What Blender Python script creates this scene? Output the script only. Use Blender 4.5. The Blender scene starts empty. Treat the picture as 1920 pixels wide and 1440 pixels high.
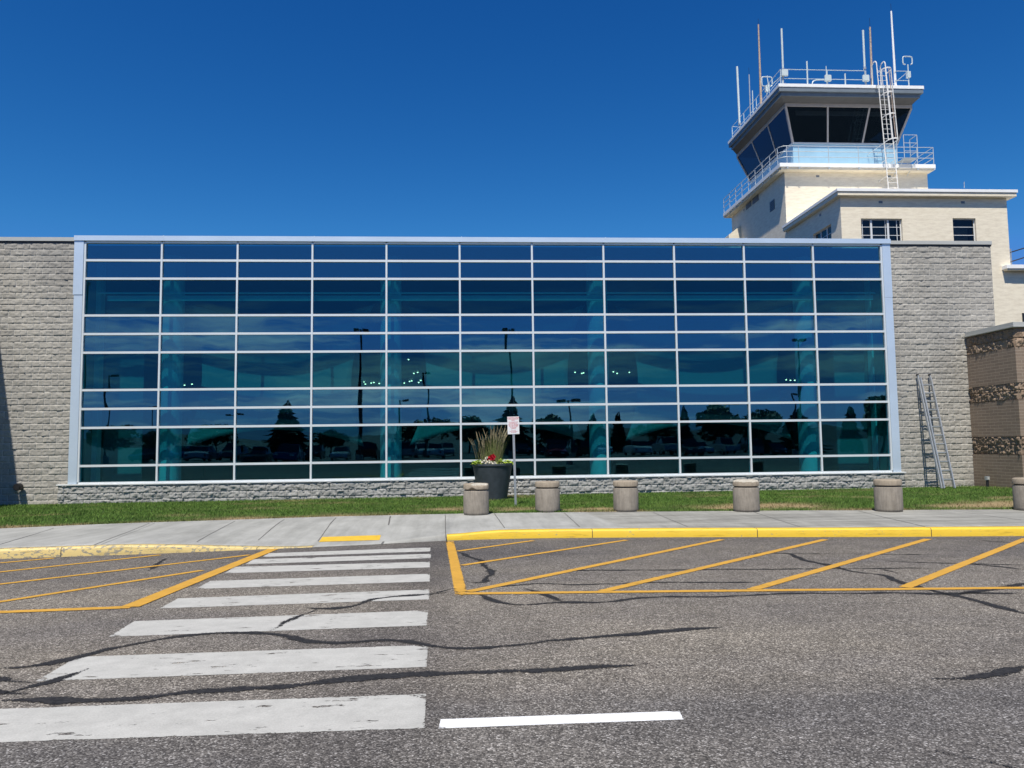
import bpy, bmesh, math, random
import numpy as np
from mathutils import Vector, Matrix
random.seed(7); rng = np.random.default_rng(11)
S = bpy.context.scene
COL = S.collection
R = math.radians
CAMZ = 1.40          # the eye height above the road under the camera
# ---------------------------------------------------------------- camera solve
F, YAW, PITCH, ROLL = 1442.1068, .0616, .0780, -.0123
DW = 25.575          # distance of the glazed front
def _basis():
    cy, sy = math.cos(YAW), math.sin(YAW); cp, sp = math.cos(PITCH), math.sin(PITCH)
    cr, sr = math.cos(ROLL), math.sin(ROLL)
    fw = Vector((sy*cp, cy*cp, sp)); rt = Vector((cy, -sy, 0)); up = rt.cross(fw)
    return rt*cr + up*sr, up*cr - rt*sr, fw
RT, UP, FW = _basis()
def ray(px, py): return FW + RT*((px-960)/F) - UP*((py-720)/F)
def at(px, py, Y):
    d = ray(px, py); d = d*(Y/d.y); d.z += CAMZ; return d
def atX(px, py, X):
    d = ray(px, py); d = d*(X/d.x); d.z += CAMZ; return d
def atZ(px, py, Z):
    d = ray(px, py); d = d*((Z-CAMZ)/d.z); d.z = Z; return d
SL = .028
def roadz(y): return -SL*y if y > 0 else 0.0
def road(px, py):
    d = ray(px, py); t = -CAMZ/(d.z + SL*d.y); d = d*t; d.z += CAMZ; return d
SWZ = -1.665 + CAMZ
# ---------------------------------------------------------------- materials
def newmat(name):
    m = bpy.data.materials.new(name); m.use_nodes = True
    nt = m.node_tree; nt.nodes.clear()
    out = nt.nodes.new('ShaderNodeOutputMaterial')
    b = nt.nodes.new('ShaderNodeBsdfPrincipled'); nt.links.new(b.outputs[0], out.inputs[0])
    return m, nt, b, out
def nd(nt, t, **kw):
    n = nt.nodes.new(t)
    for k, v in kw.items(): setattr(n, k, v)
    return n
def coords(nt, scale=(1,1,1), kind='Object'):
    tc = nd(nt, 'ShaderNodeTexCoord'); mp = nd(nt, 'ShaderNodeMapping')
    mp.inputs['Scale'].default_value = scale
    nt.links.new(tc.outputs[kind], mp.inputs[0]); return mp.outputs[0]
def noise(nt, vec, scale, detail=4, rough=.55):
    n = nd(nt, 'ShaderNodeTexNoise'); n.inputs['Scale'].default_value = scale
    n.inputs['Detail'].default_value = detail; n.inputs['Roughness'].default_value = rough
    if vec is not None: nt.links.new(vec, n.inputs['Vector'])
    return n.outputs['Fac']
def ramp(nt, fac, stops, interp='LINEAR'):
    r = nd(nt, 'ShaderNodeValToRGB'); cr = r.color_ramp; cr.interpolation = interp
    while len(cr.elements) < len(stops): cr.elements.new(.5)
    for e, (p, c) in zip(cr.elements, stops):
        e.position = p; e.color = (c, c, c, 1) if isinstance(c, (int, float)) else (*c, 1)
    nt.links.new(fac, r.inputs[0]); return r.outputs[0]
def mix(nt, fac, a, b, mode='MIX'):
    m = nd(nt, 'ShaderNodeMix', data_type='RGBA', blend_type=mode)
    def put(s, v):
        if isinstance(v, (tuple, list)): s.default_value = (*v, 1)
        elif isinstance(v, (int, float)): s.default_value = v if s.type == 'VALUE' else (v, v, v, 1)
        else: nt.links.new(v, s)
    put(m.inputs[0], fac); put(m.inputs[6], a); put(m.inputs[7], b)
    return m.outputs[2]
def mth(nt, op, a, b=0.0, c=None, clamp=False):
    m = nd(nt, 'ShaderNodeMath', operation=op, use_clamp=clamp)
    for s, v in zip(m.inputs, (a, b, c)):
        if v is None: continue
        if isinstance(v, (int, float)): s.default_value = v
        else: nt.links.new(v, s)
    return m.outputs[0]
def bump(nt, b, h, strength=.3, dist=.01):
    n = nd(nt, 'ShaderNodeBump'); n.inputs['Strength'].default_value = strength
    n.inputs['Distance'].default_value = dist
    nt.links.new(h, n.inputs['Height']); nt.links.new(n.outputs[0], b.inputs['Normal']); return n
def plain(name, col, rough=.6, metal=0, var=.12, vscale=3, bscale=0, bs=.2, bd=.004, spec=.5):
    m, nt, b, o = newmat(name)
    v = coords(nt)
    f = noise(nt, v, vscale, 5, .6)
    lo = tuple(c*(1-var) for c in col); hi = tuple(min(1, c*(1+var)) for c in col)
    c = ramp(nt, f, [(.3, lo), (.7, hi)])
    nt.links.new(c, b.inputs['Base Color'])
    b.inputs['Roughness'].default_value = rough; b.inputs['Metallic'].default_value = metal
    b.inputs['Specular IOR Level'].default_value = spec
    if bscale: bump(nt, b, noise(nt, v, bscale, 4, .6), bs, bd)
    return m
M = {}
M['white_metal'] = plain('white_metal', (.72,.73,.73), .45, 0, .06)
M['frame_alu'] = plain('frame_alu', (.76,.80,.81), .38, .2, .04, 1.5)
M['panel_alu'] = plain('panel_alu', (.66,.77,.88), .38, .35, .05, .8)
M['coping_grey'] = plain('coping_grey', (.50,.50,.47), .5, .1, .05, 2)
M['fascia_white'] = plain('fascia_white', (.92,.92,.90), .55, 0, .04, 2)
M['fascia_grey'] = plain('fascia_grey', (.19,.225,.255), .5, .1, .1, 3)
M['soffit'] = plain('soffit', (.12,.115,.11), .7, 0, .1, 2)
M['head_trim'] = plain('head_trim', (.55,.49,.44), .6, 0, .06)
M['galv'] = plain('galvanised', (.50,.53,.55), .42, .6, .12, 25)
M['rail_grey'] = plain('rail_grey', (.56,.60,.62), .45, .3, .08, 10)
M['ladder_paint'] = plain('ladder_paint', (.78,.76,.72), .5, 0, .12, 14)
M['rusty'] = plain('rusty_mast', (.47,.36,.28), .6, .2, .4, 12)
M['antenna_white'] = plain('antenna_white', (.62,.70,.70), .4, 0, .04)
M['dark_metal'] = plain('dark_metal', (.03,.03,.032), .4, .3, .2)
M['black'] = plain('black', (.012,.012,.013), .5, 0, .2)
M['louvre'] = plain('louvre', (.33,.34,.35), .5, .2, .08)
M['parapet_blue'] = plain('parapet_blue', (.37,.60,.75), .4, .05, .07, 1.2)
M['roofing'] = plain('roofing', (.28,.27,.26), .9, 0, .15)
M['alu_ladder'] = plain('alu_ladder', (.42,.44,.46), .4, .4, .08, 8)
M['sign_back'] = plain('sign_white', (.80,.80,.80), .4, 0, .03)
M['sign_red'] = plain('sign_red', (.60,.03,.06), .5, 0, .05)
M['planter'] = plain('planter_grey', (.045,.055,.065), .55, 0, .25, 6, 60, .2)
M['soil'] = plain('soil', (.05,.035,.025), 1, 0, .3, 20, 40, .6, .01)
M['interior_white'] = plain('interior_white', (.62,.62,.62), .7, 0, .03)
M['interior_column'] = plain('interior_column', (.88,.88,.88), .6, 0, .03)
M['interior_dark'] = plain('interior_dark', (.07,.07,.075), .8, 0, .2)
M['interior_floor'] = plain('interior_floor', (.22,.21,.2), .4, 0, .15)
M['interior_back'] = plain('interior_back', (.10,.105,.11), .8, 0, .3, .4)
M['fabric'] = plain('fabric', (.27,.28,.28), .8, 0, .05, .6, 3, .15, .03)
M['tyre'] = plain('tyre', (.02,.02,.02), .8)
M['rim'] = plain('rim', (.55,.56,.58), .3, .8)
M['lamp_lens'] = plain('lamp_lens', (.75,.75,.72), .2)
M['tail_lens'] = plain('tail_lens', (.4,.02,.02), .2)
M['bark'] = plain('bark', (.09,.065,.045), .9, 0, .3, 8, 20, .6, .03)

def cream():
    m, nt, b, o = newmat('painted_brick_cream')
    tc = nd(nt, 'ShaderNodeTexCoord'); sp = nd(nt, 'ShaderNodeSeparateXYZ'); nt.links.new(tc.outputs['Object'], sp.inputs[0])
    cb = nd(nt, 'ShaderNodeCombineXYZ')
    nt.links.new(mth(nt, 'ADD', sp.outputs[0], sp.outputs[1]), cb.inputs[0]); nt.links.new(sp.outputs[2], cb.inputs[1])
    br = nd(nt, 'ShaderNodeTexBrick'); nt.links.new(cb.outputs[0], br.inputs['Vector'])
    br.inputs['Scale'].default_value = 1; br.inputs['Brick Width'].default_value = .3; br.inputs['Row Height'].default_value = .0762
    br.inputs['Mortar Size'].default_value = .006; br.inputs['Mortar Smooth'].default_value = .6
    br.inputs['Color1'].default_value = (.92,.83,.655,1); br.inputs['Color2'].default_value = (.89,.80,.625,1); br.inputs['Mortar'].default_value = (.86,.77,.60,1)
    mp = nd(nt, 'ShaderNodeMapping'); mp.inputs['Scale'].default_value = (.9,3.5,1); nt.links.new(cb.outputs[0], mp.inputs[0])
    st = ramp(nt, noise(nt, mp.outputs[0], 2.2, 6, .65), [(.32, (.84,.82,.80)), (.6, (1,1,1))])
    nt.links.new(mix(nt, 1, br.outputs['Color'], st, 'MULTIPLY'), b.inputs['Base Color'])
    b.inputs['Roughness'].default_value = .75
    h = mth(nt, 'ADD', mth(nt, 'MULTIPLY', br.outputs['Fac'], -.5), mth(nt, 'MULTIPLY', noise(nt, cb.outputs[0], 9, 4), .6))
    bump(nt, b, h, .28, .010)
    return m
M['cream'] = cream()
def blockmat(name, c1, c2, mortar, fine=60):
    m, nt, b, o = newmat(name)
    v = coords(nt)
    a = nd(nt, 'ShaderNodeAttribute', attribute_name='joint'); t = nd(nt, 'ShaderNodeAttribute', attribute_name='tone')
    c = mix(nt, t.outputs['Fac'], c1, c2)
    sp = ramp(nt, noise(nt, v, fine, 3, .7), [(.3, .72), (.7, 1.22)])
    c = mix(nt, 1, c, sp, 'MULTIPLY')
    wv = coords(nt, (.5,.5,.12))
    c = mix(nt, 1, c, ramp(nt, noise(nt, wv, 1.5, 4), [(.3, (.88,.88,.88)), (.7, (1.06,1.05,1.03))]), 'MULTIPLY')
    nt.links.new(mix(nt, a.outputs['Fac'], c, mortar), b.inputs['Base Color'])
    b.inputs['Roughness'].default_value = .92; b.inputs['Specular IOR Level'].default_value = .2
    bump(nt, b, noise(nt, v, fine*.8, 5, .7), .7, .012)
    return m
M['grey_block'] = blockmat('split_face_block_grey', (.36,.342,.31), (.46,.44,.40), (.58,.555,.51))
M['ledge_block'] = blockmat('ledge_block_grey', (.31,.31,.295), (.42,.415,.40), (.52,.51,.49))
M['brown_rough'] = blockmat('rough_block_brown', (.235,.165,.115), (.39,.295,.215), (.25,.2,.15), 40)
def brownsmooth():
    m, nt, b, o = newmat('smooth_block_brown')
    tc = nd(nt, 'ShaderNodeTexCoord'); sp = nd(nt, 'ShaderNodeSeparateXYZ'); nt.links.new(tc.outputs['Object'], sp.inputs[0])
    cb = nd(nt, 'ShaderNodeCombineXYZ')
    nt.links.new(mth(nt, 'ADD', sp.outputs[0], sp.outputs[1]), cb.inputs[0]); nt.links.new(sp.outputs[2], cb.inputs[1])
    br = nd(nt, 'ShaderNodeTexBrick'); nt.links.new(cb.outputs[0], br.inputs['Vector'])
    br.inputs['Scale'].default_value = 1; br.inputs['Brick Width'].default_value = .4; br.inputs['Row Height'].default_value = .1016
    br.inputs['Mortar Size'].default_value = .006; br.inputs['Mortar Smooth'].default_value = .3
    br.inputs['Color1'].default_value = (.28,.21,.155,1); br.inputs['Color2'].default_value = (.235,.175,.13,1); br.inputs['Mortar'].default_value = (.44,.36,.28,1)
    c = mix(nt, 1, br.outputs['Color'], ramp(nt, noise(nt, cb.outputs[0], 30, 4), [(.3,.85),(.7,1.1)]), 'MULTIPLY')
    nt.links.new(c, b.inputs['Base Color']); b.inputs['Roughness'].default_value = .85
    bump(nt, b, mth(nt, 'ADD', mth(nt, 'MULTIPLY', br.outputs['Fac'], -1), mth(nt, 'MULTIPLY', noise(nt, cb.outputs[0], 60, 3), .5)), .5, .008)
    return m
M['brown_smooth'] = brownsmooth()

def asphalt():
    m, nt, b, o = newmat('chip_seal_asphalt')
    v = coords(nt)
    vo = nd(nt, 'ShaderNodeTexVoronoi'); vo.inputs['Scale'].default_value = 105; nt.links.new(v, vo.inputs['Vector'])
    cs = nd(nt, 'ShaderNodeSeparateColor'); nt.links.new(vo.outputs['Color'], cs.inputs[0])
    chip = ramp(nt, cs.outputs[0], [(0, (.078,.073,.070)), (.40, (.142,.132,.121)), (.70, (.218,.203,.185)), (.90, (.33,.31,.283)), (1, (.54,.52,.49))])
    edge = ramp(nt, vo.outputs['Distance'], [(.45, 1.0), (.85, .35)])
    c = mix(nt, .75, chip, edge, 'MULTIPLY')
    v2 = nd(nt, 'ShaderNodeTexVoronoi'); v2.inputs['Scale'].default_value = 31; nt.links.new(v, v2.inputs['Vector'])
    cs2 = nd(nt, 'ShaderNodeSeparateColor'); nt.links.new(v2.outputs['Color'], cs2.inputs[0])
    c = mix(nt, 1, c, ramp(nt, cs2.outputs[1], [(0,.86),(.6,1),(1,1.2)]), 'MULTIPLY')
    # worn lighter areas and traffic polished darker ones, stains
    big = noise(nt, coords(nt, (.35,.8,1)), .55, 4, .6)
    c = mix(nt, 1, c, ramp(nt, big, [(.3, (.80,.80,.84)), (.62, (1.20,1.17,1.11))]), 'MULTIPLY')
    med = noise(nt, v, 2.3, 5, .6)
    c = mix(nt, 1, c, ramp(nt, med, [(.3, .86), (.68, 1.1)]), 'MULTIPLY')
    # darker resurfaced lane strip along the road near the eye, and by the crossing
    sp = nd(nt, 'ShaderNodeSeparateXYZ'); nt.links.new(v, sp.inputs[0])
    yy = mth(nt, 'ADD', sp.outputs[1], mth(nt, 'MULTIPLY', noise(nt, v, 1.3, 4), .5))
    yy = mth(nt, 'SUBTRACT', yy, mth(nt, 'MULTIPLY', sp.outputs[0], .03))
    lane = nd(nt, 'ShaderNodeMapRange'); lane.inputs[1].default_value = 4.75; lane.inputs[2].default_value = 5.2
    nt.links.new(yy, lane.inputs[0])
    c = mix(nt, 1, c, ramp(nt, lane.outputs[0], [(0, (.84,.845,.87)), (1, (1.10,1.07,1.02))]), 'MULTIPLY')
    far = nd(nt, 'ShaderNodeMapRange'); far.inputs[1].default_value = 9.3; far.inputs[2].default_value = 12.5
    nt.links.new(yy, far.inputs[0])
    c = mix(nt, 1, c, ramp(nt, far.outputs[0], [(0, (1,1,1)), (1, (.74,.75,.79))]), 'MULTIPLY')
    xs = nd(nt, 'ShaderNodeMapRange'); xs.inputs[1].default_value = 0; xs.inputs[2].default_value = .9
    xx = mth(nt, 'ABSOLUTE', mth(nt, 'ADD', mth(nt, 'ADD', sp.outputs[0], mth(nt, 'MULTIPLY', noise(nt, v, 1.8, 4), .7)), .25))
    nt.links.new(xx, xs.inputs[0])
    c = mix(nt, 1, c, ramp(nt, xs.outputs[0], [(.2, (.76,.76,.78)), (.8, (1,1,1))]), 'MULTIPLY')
    dr = ramp(nt, noise(nt, coords(nt, (1,1.6,1)), 3.4, 5, .7), [(.66,1.0),(.76,.72)])
    c = mix(nt, 1, c, dr, 'MULTIPLY')
    nt.links.new(c, b.inputs['Base Color']); b.inputs['Roughness'].default_value = .9; b.inputs['Specular IOR Level'].default_value = .12
    h = mth(nt, 'ADD', mth(nt, 'MULTIPLY', vo.outputs['Distance'], -1.0), cs.outputs[1])
    bump(nt, b, h, .55, .006)
    return m
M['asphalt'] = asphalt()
def lot():
    m, nt, b, o = newmat('car_park_asphalt'); v = coords(nt)
    c = ramp(nt, noise(nt, v, .6, 6, .6), [(.3,(.06,.06,.062)),(.7,(.10,.098,.095))]); nt.links.new(c, b.inputs['Base Color']); b.inputs['Roughness'].default_value=.9
    return m
M['lot'] = lot()
def paint(name, col, under, wear=.30, scale=9):
    """road paint with chips and feathered edges (alpha from uv and noise)"""
    m, nt, b, o = newmat(name)
    v = coords(nt)
    c = mix(nt, 1, col, ramp(nt, noise(nt, v, 5, 5, .7), [(.3,.84),(.7,1.06)]), 'MULTIPLY')
    c = mix(nt, 1, c, ramp(nt, noise(nt, v, 90, 3, .7), [(.3,.86),(.6,1.04)]), 'MULTIPLY')
    nt.links.new(c, b.inputs['Base Color']); b.inputs['Roughness'].default_value = .85; b.inputs['Specular IOR Level'].default_value = .2
    uv = nd(nt, 'ShaderNodeUVMap'); sp = nd(nt, 'ShaderNodeSeparateXYZ'); nt.links.new(uv.outputs[0], sp.inputs[0])
    # uv.y = metres from the nearer long edge
    ed = mth(nt, 'ADD', sp.outputs[1], mth(nt, 'MULTIPLY', mth(nt, 'SUBTRACT', noise(nt, v, 55, 4, .7), .5), .02 if name.startswith('fresh') else .05))
    ed = mth(nt, 'ADD', ed, mth(nt, 'MULTIPLY', mth(nt, 'SUBTRACT', noise(nt, v, 11, 5, .75), .5), .005 if name.startswith('fresh') else .085))
    a1 = mth(nt, 'GREATER_THAN', ed, .0)
    st = coords(nt, (.45,1.6,1))
    a2 = mth(nt, 'LESS_THAN', mth(nt, 'ADD', noise(nt, st, scale, 6, .72), mth(nt, 'MULTIPLY', noise(nt, v, 1.1, 2), .22)), 1-wear)
    al = mth(nt, 'MULTIPLY', a1, a2)
    nt.links.new(al, b.inputs['Alpha'])
    bump(nt, b, noise(nt, v, 80, 3, .6), .35, .004)
    return m
M['white_paint'] = paint('crossing_paint', (.485,.475,.44), None, .262, 7)
M['fresh_white'] = paint('fresh_white_paint', (.80,.80,.79), None, .02, 9)
M['yellow_paint'] = paint('yellow_line_paint', (.60,.33,.055), None, .215, 14)
M['yellow_strip'] = paint('yellow_strip_paint', (.74,.47,.05), None, .03, 12)
def sealant():
    m, nt, b, o = newmat('crack_sealant')
    v = coords(nt)
    b.inputs['Roughness'].default_value = .85; b.inputs['Specular IOR Level'].default_value = .15
    nt.links.new(ramp(nt, noise(nt, v, 40, 4), [(.3,(.014,.014,.016)),(.7,(.044,.043,.044))]), b.inputs['Base Color'])
    uv = nd(nt, 'ShaderNodeUVMap'); sp = nd(nt, 'ShaderNodeSeparateXYZ'); nt.links.new(uv.outputs[0], sp.inputs[0])
    ed = mth(nt, 'ADD', sp.outputs[1], mth(nt, 'MULTIPLY', mth(nt, 'SUBTRACT', noise(nt, v, 85, 3, .7), .5), .17))
    ed = mth(nt, 'ADD', ed, mth(nt, 'MULTIPLY', mth(nt, 'SUBTRACT', noise(nt, v, 7, 4, .7), .5), .09))
    nt.links.new(mth(nt, 'GREATER_THAN', ed, .016), b.inputs['Alpha'])
    return m
M['sealant'] = sealant()
def kerbpaint():
    m, nt, b, o = newmat('kerb_yellow')
    v = coords(nt)
    c = mix(nt, noise(nt, v, 3, 5), (.80,.50,.025), (.84,.58,.06))
    # older, paler and more chipped paint on the left run
    sp = nd(nt, 'ShaderNodeSeparateXYZ'); nt.links.new(v, sp.inputs[0])
    left = mth(nt, 'LESS_THAN', sp.outputs[0], -1.5)
    pale = mix(nt, left, c, (.74,.56,.22))
    w = noise(nt, coords(nt, (1,1,2)), 11, 6, .7)
    thr = mth(nt, 'SUBTRACT', .645, mth(nt, 'MULTIPLY', left, .095))
    chip = mth(nt, 'GREATER_THAN', w, thr)
    sc = ramp(nt, noise(nt, coords(nt, (.5,2,6)), 3.2, 6, .7), [(.30,(.62,.60,.56)),(.46,(1,1,1))])
    pale = mix(nt, 1, pale, sc, 'MULTIPLY')
    fin = mix(nt, chip, pale, (.30,.27,.20))
    fr = mth(nt, 'FRACT', mth(nt, 'DIVIDE', mth(nt, 'ADD', sp.outputs[0], 40-1.26), 3.05))
    fin = mix(nt, mth(nt, 'LESS_THAN', mth(nt, 'ABSOLUTE', mth(nt, 'SUBTRACT', fr, .5)), .0022), fin, (.05,.045,.03))
    nt.links.new(fin, b.inputs['Base Color']); b.inputs['Roughness'].default_value = .6
    bump(nt, b, noise(nt, v, 30, 4), .4, .008)
    return m
M['kerb'] = kerbpaint()
def concrete():
    m, nt, b, o = newmat('sidewalk_concrete')
    v = coords(nt)
    sp = nd(nt, 'ShaderNodeSeparateXYZ'); nt.links.new(v, sp.inputs[0])
    c = ramp(nt, noise(nt, v, 1.2, 6, .6), [(.3,(.345,.34,.315)),(.7,(.40,.395,.37))])
    # long rubber scuffs on the older right-hand slabs
    mr = nd(nt, 'ShaderNodeMapRange'); mr.inputs[1].default_value = 3.0; mr.inputs[2].default_value = 3.15
    nt.links.new(mth(nt, 'SUBTRACT', sp.outputs[0], mth(nt, 'MULTIPLY', mth(nt, 'SUBTRACT', sp.outputs[1], 16), -.09)), mr.inputs[0])
    sk = ramp(nt, noise(nt, coords(nt, (.12,2.2,1)), 2.3, 6, .7), [(.38,(.60,.585,.555)),(.62,(1.0,.985,.95))])
    c = mix(nt, mth(nt, 'MULTIPLY', mr.outputs[0], .9), c, mix(nt, 1, c, sk, 'MULTIPLY'))
    sk2 = ramp(nt, noise(nt, coords(nt, (.8,.4,1)), 1.3, 6, .75), [(.33,(.78,.78,.77)),(.6,(1.06,1.06,1.05))])
    c = mix(nt, 1, c, sk2, 'MULTIPLY')
    st3 = nd(nt, 'ShaderNodeMapping'); st3.inputs['Rotation'].default_value = (0,0,R(-28)); st3.inputs['Scale'].default_value = (3.5,.35,1); nt.links.new(v, st3.inputs[0])
    c = mix(nt, 1, c, ramp(nt, noise(nt, st3.outputs[0], 1.6, 5, .65), [(.35,(.88,.88,.87)),(.62,(1.05,1.05,1.05))]), 'MULTIPLY')
    c = mix(nt, 1, c, ramp(nt, noise(nt, v, 60, 3, .7), [(.3,.90),(.7,1.05)]), 'MULTIPLY')
    a = nd(nt, 'ShaderNodeAttribute', attribute_name='joint')
    nt.links.new(mix(nt, a.outputs['Fac'], c, (.09,.085,.08)), b.inputs['Base Color']); b.inputs['Roughness'].default_value = .85
    bump(nt, b, noise(nt, v, 70, 3), .25, .004)
    return m
M['concrete'] = concrete()
M['joint'] = plain('joint_dark', (.13,.125,.115), .9)
def bollardmat(name, base, k):
    m, nt, b, o = newmat(name)
    v = coords(nt); 
    c = ramp(nt, noise(nt, v, 6+k, 6, .65), [(.28, tuple(x*.80 for x in base)), (.5, base), (.75, tuple(x*1.15 for x in base))])
    c = mix(nt, 1, c, ramp(nt, noise(nt, coords(nt, (7,7,.9)), 3, 5, .7), [(.35,(.80,.79,.78)),(.6,(1.05,1.05,1.05))]), 'MULTIPLY')
    pit = ramp(nt, noise(nt, v, 55, 2, .5), [(.70,1.0),(.78,.5)])
    c = mix(nt, 1, c, pit, 'MULTIPLY')
    nt.links.new(c, b.inputs['Base Color']); b.inputs['Roughness'].default_value = .88
    bump(nt, b, noise(nt, v, 45, 4, .6), .4, .008)
    return m
M['bollard_body'] = bollardmat('bollard_concrete', (.29,.255,.208), 0)
M['bollard_cap'] = bollardmat('bollard_cap_concrete', (.33,.275,.205), 3)
M['broken_concrete'] = bollardmat('broken_concrete', (.50,.46,.38), 5)

def grassmat(name, base=False):
    m, nt, b, o = newmat(name)
    v = coords(nt)
    a = nd(nt, 'ShaderNodeAttribute', attribute_name='dry')
    g = ramp(nt, noise(nt, v, 1.3, 5, .65), [(.3,(.050,.105,.016)),(.55,(.085,.165,.026)),(.75,(.15,.215,.045))])
    if not base:
        t = nd(nt, 'ShaderNodeAttribute', attribute_name='tone')
        g = mix(nt, 1, g, ramp(nt, t.outputs['Fac'], [(0,.6),(1,1.55)]), 'MULTIPLY')
    else: g = mix(nt, 1, g, .62, 'MULTIPLY')
    nt.links.new(mix(nt, a.outputs['Fac'], g, (.30,.225,.12)), b.inputs['Base Color'])
    b.inputs['Roughness'].default_value = .8; b.inputs['Specular IOR Level'].default_value = .2
    return m
M['grass'] = grassmat('grass_blades'); M['lawn'] = grassmat('lawn_soil', True)
def leafmat(name, a, c):
    m, nt, b, o = newmat(name); v = coords(nt)
    nt.links.new(ramp(nt, noise(nt, v, 1.2, 4), [(.3, a), (.7, c)]), b.inputs['Base Color'])
    b.inputs['Roughness'].default_value = .7
    return m
M['leaf_dark'] = leafmat('conifer_needles', (.012,.028,.012), (.03,.055,.022))
M['leaf_mid'] = leafmat('broadleaf', (.02,.045,.014), (.05,.085,.028))
M['blade_olive'] = leafmat('ornamental_blade', (.10,.14,.032), (.24,.26,.085))
M['plume'] = leafmat('ornamental_plume', (.19,.165,.095), (.33,.28,.17))
M['lime_leaf'] = leafmat('lime_leaf', (.30,.42,.03), (.45,.58,.07))
M['petal_red'] = plain('petal_red', (.50,.008,.025), .5, 0, .3, 30)
M['petal_white'] = plain('petal_white', (.80,.74,.58), .6, 0, .1, 30)
M['hill'] = leafmat('dry_hills', (.024,.030,.028), (.04,.045,.038))

def glass(name, tint, refl, gcol, seed, br=.0):
    m = bpy.data.materials.new(name); m.use_nodes = True; nt = m.node_tree; nt.nodes.clear()
    out = nd(nt, 'ShaderNodeOutputMaterial')
    tr = nd(nt, 'ShaderNodeBsdfTransparent'); tr.inputs[0].default_value = (*tint, 1)
    gl = nd(nt, 'ShaderNodeBsdfGlossy'); gl.inputs['Roughness'].default_value = br; gl.inputs[0].default_value = (*gcol, 1)
    lw = nd(nt, 'ShaderNodeLayerWeight'); lw.inputs[0].default_value = .5
    f = mth(nt, 'ADD', mth(nt, 'MULTIPLY', mth(nt, 'POWER', lw.outputs['Facing'], 5.0), 1-refl), refl, clamp=True)
    mx = nd(nt, 'ShaderNodeMixShader'); nt.links.new(f, mx.inputs[0]); nt.links.new(tr.outputs[0], mx.inputs[1]); nt.links.new(gl.outputs[0], mx.inputs[2])
    v = coords(nt, (1,1,.55)); n = nd(nt, 'ShaderNodeBump'); n.inputs['Strength'].default_value = 1; n.inputs['Distance'].default_value = .0045
    nt.links.new(noise(nt, v, .75, 2, .5), n.inputs['Height'])
    nt.links.new(n.outputs[0], gl.inputs['Normal'])
    nt.links.new(mx.outputs[0], out.inputs[0])
    return m
M['vision'] = glass('vision_glass', (.30,.70,.74), .075, (.30,.80,.95), 0)
M['spandrel'] = glass('spandrel_glass', (.26,.52,.57), .225, (.40,.84,1), 1)
M['cab_glass'] = glass('cab_glass', (.42,.45,.46), .06, (.28,.50,.75), 2)
M['old_glass'] = glass('window_glass', (.45,.50,.50), .035, (.9,.95,1), 3)
M['car_glass'] = glass('car_glass', (.08,.09,.09), .08, (1,1,1), 4)
def emis(name, col, s):
    m = bpy.data.materials.new(name); m.use_nodes = True; nt = m.node_tree; nt.nodes.clear()
    o = nd(nt, 'ShaderNodeOutputMaterial'); e = nd(nt, 'ShaderNodeEmission'); e.inputs[0].default_value = (*col, 1); e.inputs[1].default_value = s
    nt.links.new(e.outputs[0], o.inputs[0]); return m
M['bulb'] = emis('lit_bulb', (1,.45,.27), 9)
def carpaint(n, c):
    return plain(n, c, .16, .2, .02, 1)
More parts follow.
